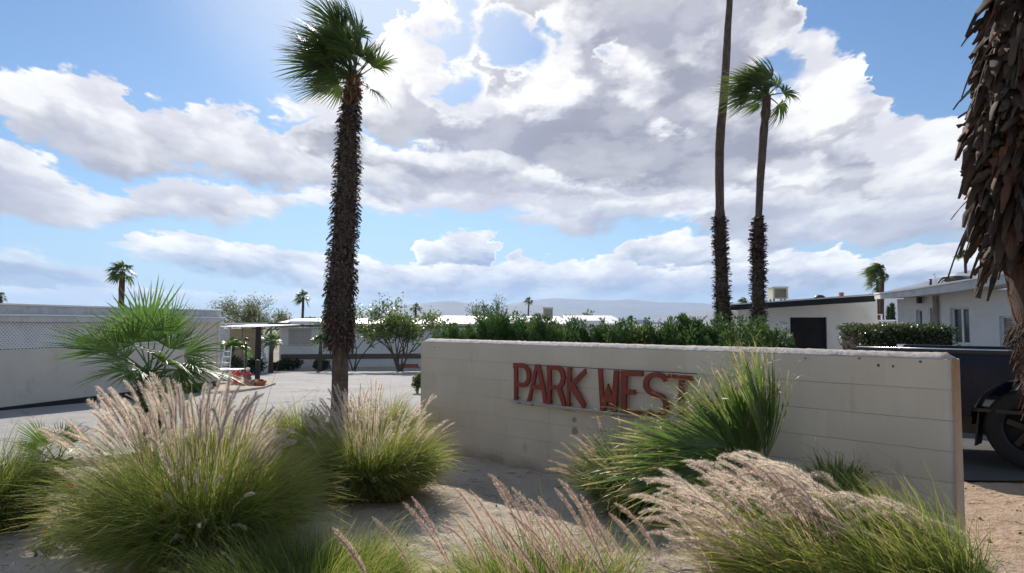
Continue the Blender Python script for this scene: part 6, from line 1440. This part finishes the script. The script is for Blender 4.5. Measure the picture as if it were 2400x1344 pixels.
    s=.21; m=MB(); m.box((c.x-s,c.y-s,z0),(c.x+s,c.y+s,z0+.10)); m.build('base_box',M['dark_metal'],tt_); m=MB()
    for ax in (-s+.02,s-.02):
        for ay in (-s+.02,s-.02): m.box((c.x+ax-.02,c.y+ay-.02,z0+.102),(c.x+ax+.02,c.y+ay+.02,z1-.05))
    m.build('corner_legs',M['dark_metal'],tt_); s=.32; m=MB(); m.add([(c.x-s,c.y-s,z1-.05),(c.x+s,c.y-s,z1-.05),(c.x+s,c.y+s,z1-.05),(c.x-s,c.y+s,z1-.05),(c.x-.08,c.y-.08,z1+.03),(c.x+.08,c.y-.08,z1+.03),(c.x+.08,c.y+.08,z1+.03),(c.x-.08,c.y+.08,z1+.03)],[(0,3,2,1),(4,5,6,7),(0,1,5,4),(1,2,6,5),(2,3,7,6),(3,0,4,7)]); m.build('lid',M['grey_fascia'],tt_)
    a=P(2199,664,17.0); b=P(2226,652,16.9); tt_=thing('roof_conduit',a,'black curved conduit hooping up to the chimney box','conduit'); m=MB()
    m.tube(spline([tuple(a),tuple(P(2205,656,17)),tuple(P(2213,652,17)),tuple(b)],14),.022,8); m.build('pipe',M['dark_metal'],tt_); m=MB(); m.tube(spline([tuple(P(2205,665,17)),tuple(P(2210,659,17)),tuple(P(2218,657,17)),tuple(P(2228,655,16.9))],12),.014,6); m.build('cable',M['dark_metal'],tt_)
    # things in the gap: white canopy with balusters, white house corner
    Y=24; t=thing('white_canopy',on(2060,Y),'white canopy top with turned balusters seen through the roof gap','canopy')
    x0=XS(2035,Y); x1=XS(2112,Y+1); m=MB(); m.box((x0,Y,zat(754,Y)),(x1,Y+2.5,zat(750,Y))); m.build('roof',M['white_roof'],t)
    m=MB(); m.box((x0,Y+.1,float(zt(Y))),(XS(2075,Y),Y+.2,zat(755,Y))); m.build('panel',M['white_metal'],t)
    m=MB(); 
    for k in range(9): x=XS(2078+k*4.2,Y); m.box((x,Y+.1,float(zt(Y))),(x+.022,Y+.13,zat(755,Y)))
    m.build('balusters',M['white_metal'],t)
    m=MB(); 
    for px in (2044,2056,2068): x=XS(px,Y); m.box((x-.02,Y+.05,zat(749.8,Y)),(x+.02,Y+.09,zat(739,Y)))
    m.box((XS(2040,Y),Y+.04,zat(738.7,Y)),(XS(2070,Y),Y+.10,zat(736.5,Y))); m.build('railing',M['white_metal'],t)

def garden_things():
    # bollard post
    Y=25.2; b=on(606,Y); t=thing('bollard_post',b,'short square black post beside the red figurine','post')
    m=MB(); z1=zat(846,Y); m.box((b.x-.075,b.y-.075,b.z),(b.x+.075,b.y+.075,z1-.04)); m.build('shaft',M['black_trim'],t,.012)
    m=MB(); m.lathe((b.x,b.y,z1-.037),[(.10,0),(.10,.03),(.05,.07)],4); m.build('cap',M['black_trim'],t)
    # garden lamp
    Y=29.5; b=on(578,Y); t=thing('garden_lamp',b,'black garden lamp post with a pale lantern head','street lamp')
    zt_=zat(797,Y); zl=zat(806,Y); m=MB(); m.tube([b,(b.x,b.y,zl-.02)],[.045,.035],10); m.lathe((b.x,b.y,b.z),[(.09,0),(.09,.10),(.05,.16)],10); m.build('pole',M['dark_metal'],t)
    hd=MB(); hd.lathe((b.x,b.y,zl-.02),[(.05,0),(.075,.02)],6); hd.lathe((b.x,b.y,zt_-.01),[(.15,0),(.09,.06),(.02,.12)],6)
    for k in range(6): a=k*math.pi/3; hd.tube([(b.x+.07*math.cos(a),b.y+.07*math.sin(a),zl),(b.x+.12*math.cos(a),b.y+.12*math.sin(a),zt_)],.008,4)
    h=hd.build('lantern',M['dark_metal'],t); m=MB(); m.lathe((b.x,b.y,zl+.003),[(.06,0),(.105,zt_-zl-.02)],6); m.build('glass',M['lamp_glass'],h)
    # red figurine on a rock
    Y=24.6; b=on(583,Y); b.z+=.07; H=zat(861,Y)-b.z; t=thing('garden_figurine',b,'red garden figurine with white cap and green belt on a brown rock','figurine')
    k=H; m=MB(); m.lathe(b,[(.16*k,0),(.19*k,.05*k),(.21*k,.20*k),(.20*k,.33*k)],16); m.build('base',M['terracotta'],t)
    m=MB(); m.lathe((b.x,b.y,b.z+.333*k),[(.21*k,0),(.235*k,.05*k),(.20*k,.13*k)],16); m.build('belt',M['green_cloth'],t)
    m=MB(); m.lathe((b.x,b.y,b.z+.465*k),[(.18*k,0),(.17*k,.10*k),(.13*k,.20*k),(.07*k,.26*k)],16)
    for s_ in (-1,1): m.tube([(b.x+s_*.12*k,b.y,b.z+.66*k),(b.x+s_*.21*k,b.y-.03,b.z+.55*k),(b.x+s_*.17*k,b.y-.09,b.z+.47*k)],[.055*k,.05*k,.035*k],8)
    m.build('coat',M['red_cloth'],t)
    m=MB(); m.lathe((b.x,b.y,b.z+.725*k),[(.05*k,0),(.10*k,.03*k),(.11*k,.08*k),(.09*k,.13*k)],14); m.build('head',M['skin'],t)
    m=MB(); m.lathe((b.x,b.y,b.z+.857*k),[(.13*k,0),(.135*k,.03*k),(.11*k,.08*k),(.04*k,.13*k),(.0,.14*k)],14); m.build('cap',M['white_cloth'],t)
    # terracotta pot right of the bollard
    Y=24.0; b=on(614,Y); t=thing('clay_pot',b,'low terracotta bowl planter right of the black post','pot'); m=MB(); m.lathe(b,[(.11,0),(.17,.16),(.20,.20),(.20,.24),(.17,.24),(.15,.17)],16); m.build('bowl',M['terracotta'],t)
    m=MB(); m.lathe((b.x,b.y,b.z+.18),[(.02,0),(.10,.05),(.08,.12)],10); m.build('soil_mound',M['rock'],t); m=MB(); m.box((b.x-.03,b.y-.1,b.z+.25),(b.x+.12,b.y-.05,b.z+.29)); m.build('tag',M['dark_metal'],t)
    # rocks
    for k,(px,py,w,h,lb) in enumerate([(597,904,.30,.26,'brown rounded rock between figurine and black post'),(572,905,.34,.16,'low flat rock left of the figurine'),(555,908,.2,.12,'small rock left of the flat one'),(626,905,.12,.10,'small stone right of the clay bowl')]):
        Y=24.1+.2*k; b=on(px,Y); bm=bmesh.new(); bmesh.ops.create_icosphere(bm,subdivisions=3,radius=1)
        r=np.random.default_rng(k)
        ph=r.random(9)*6
        for v in bm.verts:
            n=v.co.normalized(); f=1+.16*math.sin(n.x*3+ph[0])*math.cos(n.y*4+ph[1])+.10*math.sin(n.z*7+ph[2])+.06*math.sin(n.x*11+n.y*9+ph[3]); v.co=Vector((n.x*f*w,n.y*f*w*.8,max(-.2,n.z*f)*h))
        me=bpy.data.meshes.new('garden_rock'); bm.to_mesh(me); bm.free(); o=link('garden_rock',me,M['rock'],None,b); tag(o,lb,'rock','rocks by the black post')
    # white bench-table, red bouquet, teal bag
    Y=26.5; t=thing('garden_table',on(538,Y),'long white-topped garden table beside the patio building end','table'); z=zat(865,Y); g=float(zt(Y)); x0=XS(492,Y); x1=XS(569,Y)
    m=MB(); m.box((x0,Y-.35,z-.045),(x1,Y+.35,z)); m.build('table_top',M['white_metal'],t,.008)
    for x in (x0+.12,x1-.12):
        for s_ in (-1,1):
            m=MB(); m.tube([(x,Y-s_*.25,z-.047),(x+.02,Y+s_*.28,g)],.018,6); m.build('leg',M['white_metal'],t)
    Y=25.6; b=on(527,Y); z=zat(869,Y); t=thing('folding_stool',b,'teal canvas folding stool under the white-topped table','stool'); m=MB(); 
    m.box((b.x-.15,Y-.1,b.z+.16),(b.x+.15,Y+.1,z)); m.build('canvas_sling',M['teal_canvas'],t,.03)
    for s_ in (-1,1):
        m=MB(); m.tube([(b.x-s_*.2,Y-.12*s_,b.z),(b.x+s_*.2,Y-.12*s_,z+.05)],.014,6); m.build('leg',M['dark_metal'],t)
    Y=25.0; b=on(552,Y); t=thing('flower_pot',b,'pot of red and pink blossoms left of the figurine','flower pot'); m=MB(); m.lathe(b,[(.10,0),(.15,.22),(.15,.25)],14); m.build('pot',M['red_cloth'],t)
    n=420; d=nrm(rng.normal(size=(n,3))); p=np.array(b)+np.array([0.03,0,.38])+d*np.array([.26,.2,.17])*rng.random((n,1))**.4; bg=Bag(); bg.add(*leaflets(p,.07,.9)); bg.build('blossoms',M['red_flower'],t)
    Y=30.5; b=on(528,Y); t=thing('step_ladder',b,'white step ladder standing under the carport roof','ladder')
    z1=zat(812,Y); m=MB(); 
    for s_ in (-1,1): m.tube([(b.x+s_*.22,Y,b.z),(b.x+s_*.15,Y+.35,z1)],.022,6)
    m.build('rails',M['white_metal'],t); m=MB()
    for k in range(5): u=(k+1)/6; m.box((b.x-.19+.06*u,Y+.35*u-.05,b.z+(z1-b.z)*u-.015),(b.x+.19-.06*u,Y+.35*u+.06,b.z+(z1-b.z)*u+.015))
    m.build('treads',M['white_metal'],t)
    Y=18.5; 
    # utility pole far away
    Y=120; b=on(727,Y); t=thing('utility_pole',b,'far utility pole with crossarms right of the slender palm','utility pole'); m=MB(); m.tube([b,(b.x,b.y,zat(742,Y))],[.16,.12],8); m.build('pole',M['weathered_wood'],t)
    for py,w in ((745,1.0),(749,.8)):
        m=MB(); m.box((b.x-w,Y-.1,zat(py,Y)-.08),(b.x+w,Y+.1,zat(py,Y)+.08)); m.build('crossarm',M['weathered_wood'],t)

def pickup():
    f=WD; lf=WB; O=Vector((5.40,7.20,0))-f*1.75; O.z=float(gz(5.4,7.2))+.03
    t=thing('pickup_truck',O,'dark navy pickup parked behind the right end of the wall','pickup truck')
    def pt(x,y,z): return O+f*x+lf*y+UPV*z
    def ob(m,a,b,mi=0): m.obox(O,f,lf,UPV,a,b,mi)
    Wd=1.78; zb=.52; zr=1.20; ax=1.75; r0=.53
    def side(y0,y1):
        m=MB(); n=22; arch=[(ax-math.cos(math.pi*k/n)*r0, max(zb,.42+math.sin(math.pi*k/n)*r0)) for k in range(n+1)]
        arch=[(x,z) for x,z in arch if z>zb-.001 or True]
        xs0=.0; xs1=2.75
        low=[(xs0,zb)]+arch+[(xs1,zb)]
        # strips between lower outline and the rail, with a crease and a slight belly
        prof=lambda z: .02*math.sin((z-zb)/(zr-zb)*math.pi)
        V=[];Fs=[]; lv=8
        for (x,z) in low:
            for k in range(lv+1):
                zz=z+(zr-z)*k/lv; V.append(pt(x,y0-(prof(zz) if y0<.5 else -prof(zz)),zz))
            V.append(pt(x,y1,zr)); V.append(pt(x,y1,z))
        c=lv+3
        for i in range(len(low)-1):
            for k in range(c): Fs.append((i*c+k,i*c+(k+1)%c,(i+1)*c+(k+1)%c,(i+1)*c+k))
        Fs.append(tuple(range(c))); Fs.append(tuple(range((len(low)-1)*c,len(low)*c))[::-1]); m.add(V,Fs,0,False); return m
    s1=side(0,.06).build('bed_side',M['truck_paint'],t); side(Wd,Wd-.06).build('bed_side',M['truck_paint'],t)
    for y in (-.01,Wd-.09):
        m=MB(); ob(m,(0,y,zr+.002),(2.74,y+.10,zr+.045)); m.build('bed_rail',M['black_plastic'],t,.01)
    m=MB(); m.tube([pt(.05,.02,zr+.05),pt(2.7,.02,zr+.05)],.010,8); m.build('chrome_strip',M['chrome'],t)
    m=MB(); ob(m,(0.02,.062,zb+.05),(2.74,Wd-.062,zb+.09)); m.build('bed_floor',M['black_plastic'],t)
    m=MB(); ob(m,(-.05,.02,zb+.02),(-.003,Wd-.02,zr-.01)); tg=m.build('tailgate',M['truck_paint'],t,.01); m=MB(); ob(m,(-.07,Wd/2-.12,zr-.2),(-.052,Wd/2+.12,zr-.12)); m.build('handle',M['black_plastic'],tg)
    m=MB(); ob(m,(-.04,Wd-.10,zr-.01),(.06,Wd+.01,zr+.05)); m.build('corner_cap',M['chrome'],t,.012)
    m=MB(); ob(m,(-.22,.05,.42),(-.06,Wd-.05,.60)); m.build('rear_bumper',M['chrome'],t,.03)
    for y in (.02,Wd-.14):
        m=MB(); ob(m,(-.055,y,zb+.25),(-.01,y+.11,zr-.08)); m.build('tail_lamp',M['red_cloth'],t,.01)
    # cab and bonnet
    x0=2.78; V=[]; prof=[(x0,zb),(x0,1.22),(x0+.10,1.72),(x0+.9,1.80),(x0+1.6,1.74),(x0+2.25,1.24),(x0+3.3,1.12),(x0+3.42,.95),(x0+3.42,zb)]
    m=MB(); k=len(prof); 
    for y,ins in ((0,.0),(Wd,.0)):
        for (x,z) in prof:
            i_=.14*max(0,(z-1.24)/.5); V.append(pt(x,y+(i_ if y<.5 else -i_),z))
    m.add(V,[tuple(range(k)),tuple(range(k,2*k))[::-1]]+[(i,(i+1)%k,k+(i+1)%k,k+i) for i in range(k)]); m.build('cab',M['truck_paint'],t,.03)
    for y,s_ in ((-.0,1),(Wd,-1)):
        for (xa,xb) in ((x0+.2,x0+.85),(x0+.95,x0+1.9)):
            m=MB(); q=[]
            for (x,z) in ((xa,1.28),(xb,1.28),(xb-(.30 if xb>x0+1.5 else .02),1.66),(xa+.06,1.66)):
                i_=.14*max(0,(z-1.24)/.5); q.append(pt(x,y+s_*(i_-.006),z))
            m.add(q+[p+lf*s_*.01 for p in q],[(0,1,2,3),(7,6,5,4),(0,4,5,1),(1,5,6,2),(2,6,7,3),(3,7,4,0)]); m.build('side_window',M['window_glass'],t)
        for xa in (x0+1.05,):
            m=MB(); ob(m,(xa,(y-.03 if s_>0 else y+.005),1.05),(xa+.16,(y-.005 if s_>0 else y+.03),1.08)); m.build('door_handle',M['chrome'],t)
    m=MB(); ob(m,(.1,.25,.30),(6.1,Wd-.25,.50)); m.build('chassis',M['black_plastic'],t)
    for s_,y in ((1,.06),(-1,Wd-.06)):
        # inner wheel arch liner
        for axx in (ax,x0+2.62):
            m=MB(); n=18; V=[]; 
            for kq in range(n+1):
                a=math.pi*kq/n
                for yy in (y+.001*s_,y+s_*.30): V.append(pt(axx-math.cos(a)*(r0-.004),yy,.42+math.sin(a)*(r0-.004)))
            m.add(V,[(2*i,2*i+1,2*i+3,2*i+2) for i in range(n)]); m.build('arch_liner',M['black_plastic'],t)
            w=thing('wheel',pt(0,0,0)-O,None,None); w.parent=t; w.location=f*axx+lf*(y+s_*.02)+UPV*.42
            def lat(prof,mt,nm,n=32):
                V=[]; 
                for (rr,h) in prof:
                    for j in range(n): an=2*math.pi*j/n; V.append((f*rr*math.cos(an)+UPV*rr*math.sin(an))*1.1+lf*(h*s_))
                K=len(prof); fs=[(i*n+j,i*n+(j+1)%n,(i+1)*n+(j+1)%n,(i+1)*n+j) for i in range(K-1) for j in range(n)]
                mm=MB(); mm.add([v+world_loc(w) for v in V],fs,0,True); return mm.build(nm,M[mt],w)
            lat([(.235,.0),(.26,-.015),(.35,-.02),(.375,.0),(.385,.04),(.385,.19),(.37,.22),(.26,.23),(.23,.2)],'rubber','tyre')
            lat([(.238,.005),(.225,.01),(.215,.04),(.21,.10),(.0,.10)],'black_plastic','rim_barrel')
            mm=MB()
            for kq in range(5):
                an=2*math.pi*kq/5+.3; d1=f*math.cos(an)+UPV*math.sin(an); d2=lf*s_; d3=d1.cross(d2); c=world_loc(w)
                mm.obox(c+d2*.012,d1,d3,d2,(.03,-.028,0),(.222,.028,.03))
            mm.lathe(c+lf*0,[(0.001,0)],4) if False else None
            mm.build('rim',M['rim_metal'],w)
            lat([(.0,.003),(.055,.004),(.06,.03),(.06,.05)],'rim_metal','hub_cap',16)
    # mud flap behind the rear wheel
    for y in (.03,Wd-.28):
        m=MB(); m.hexa([pt(ax-.50,y,.20),pt(ax-.485,y,.20),pt(ax-.485,y+.25,.20),pt(ax-.50,y+.25,.20),pt(ax-.46,y,.56),pt(ax-.445,y,.56),pt(ax-.445,y+.25,.56),pt(ax-.46,y+.25,.56)]); m.build('mud_flap',M['black_plastic'],t)
leaf_mat('red_flower',[(0,(.40,.03,.04)),(.6,(.60,.06,.08)),(1,(.75,.45,.45))],.3,1.1,.6)
patio_building(); far_home(); tan_home(); far_roofs(); black_roof_house(); grey_roof_house(); garden_things(); pickup()
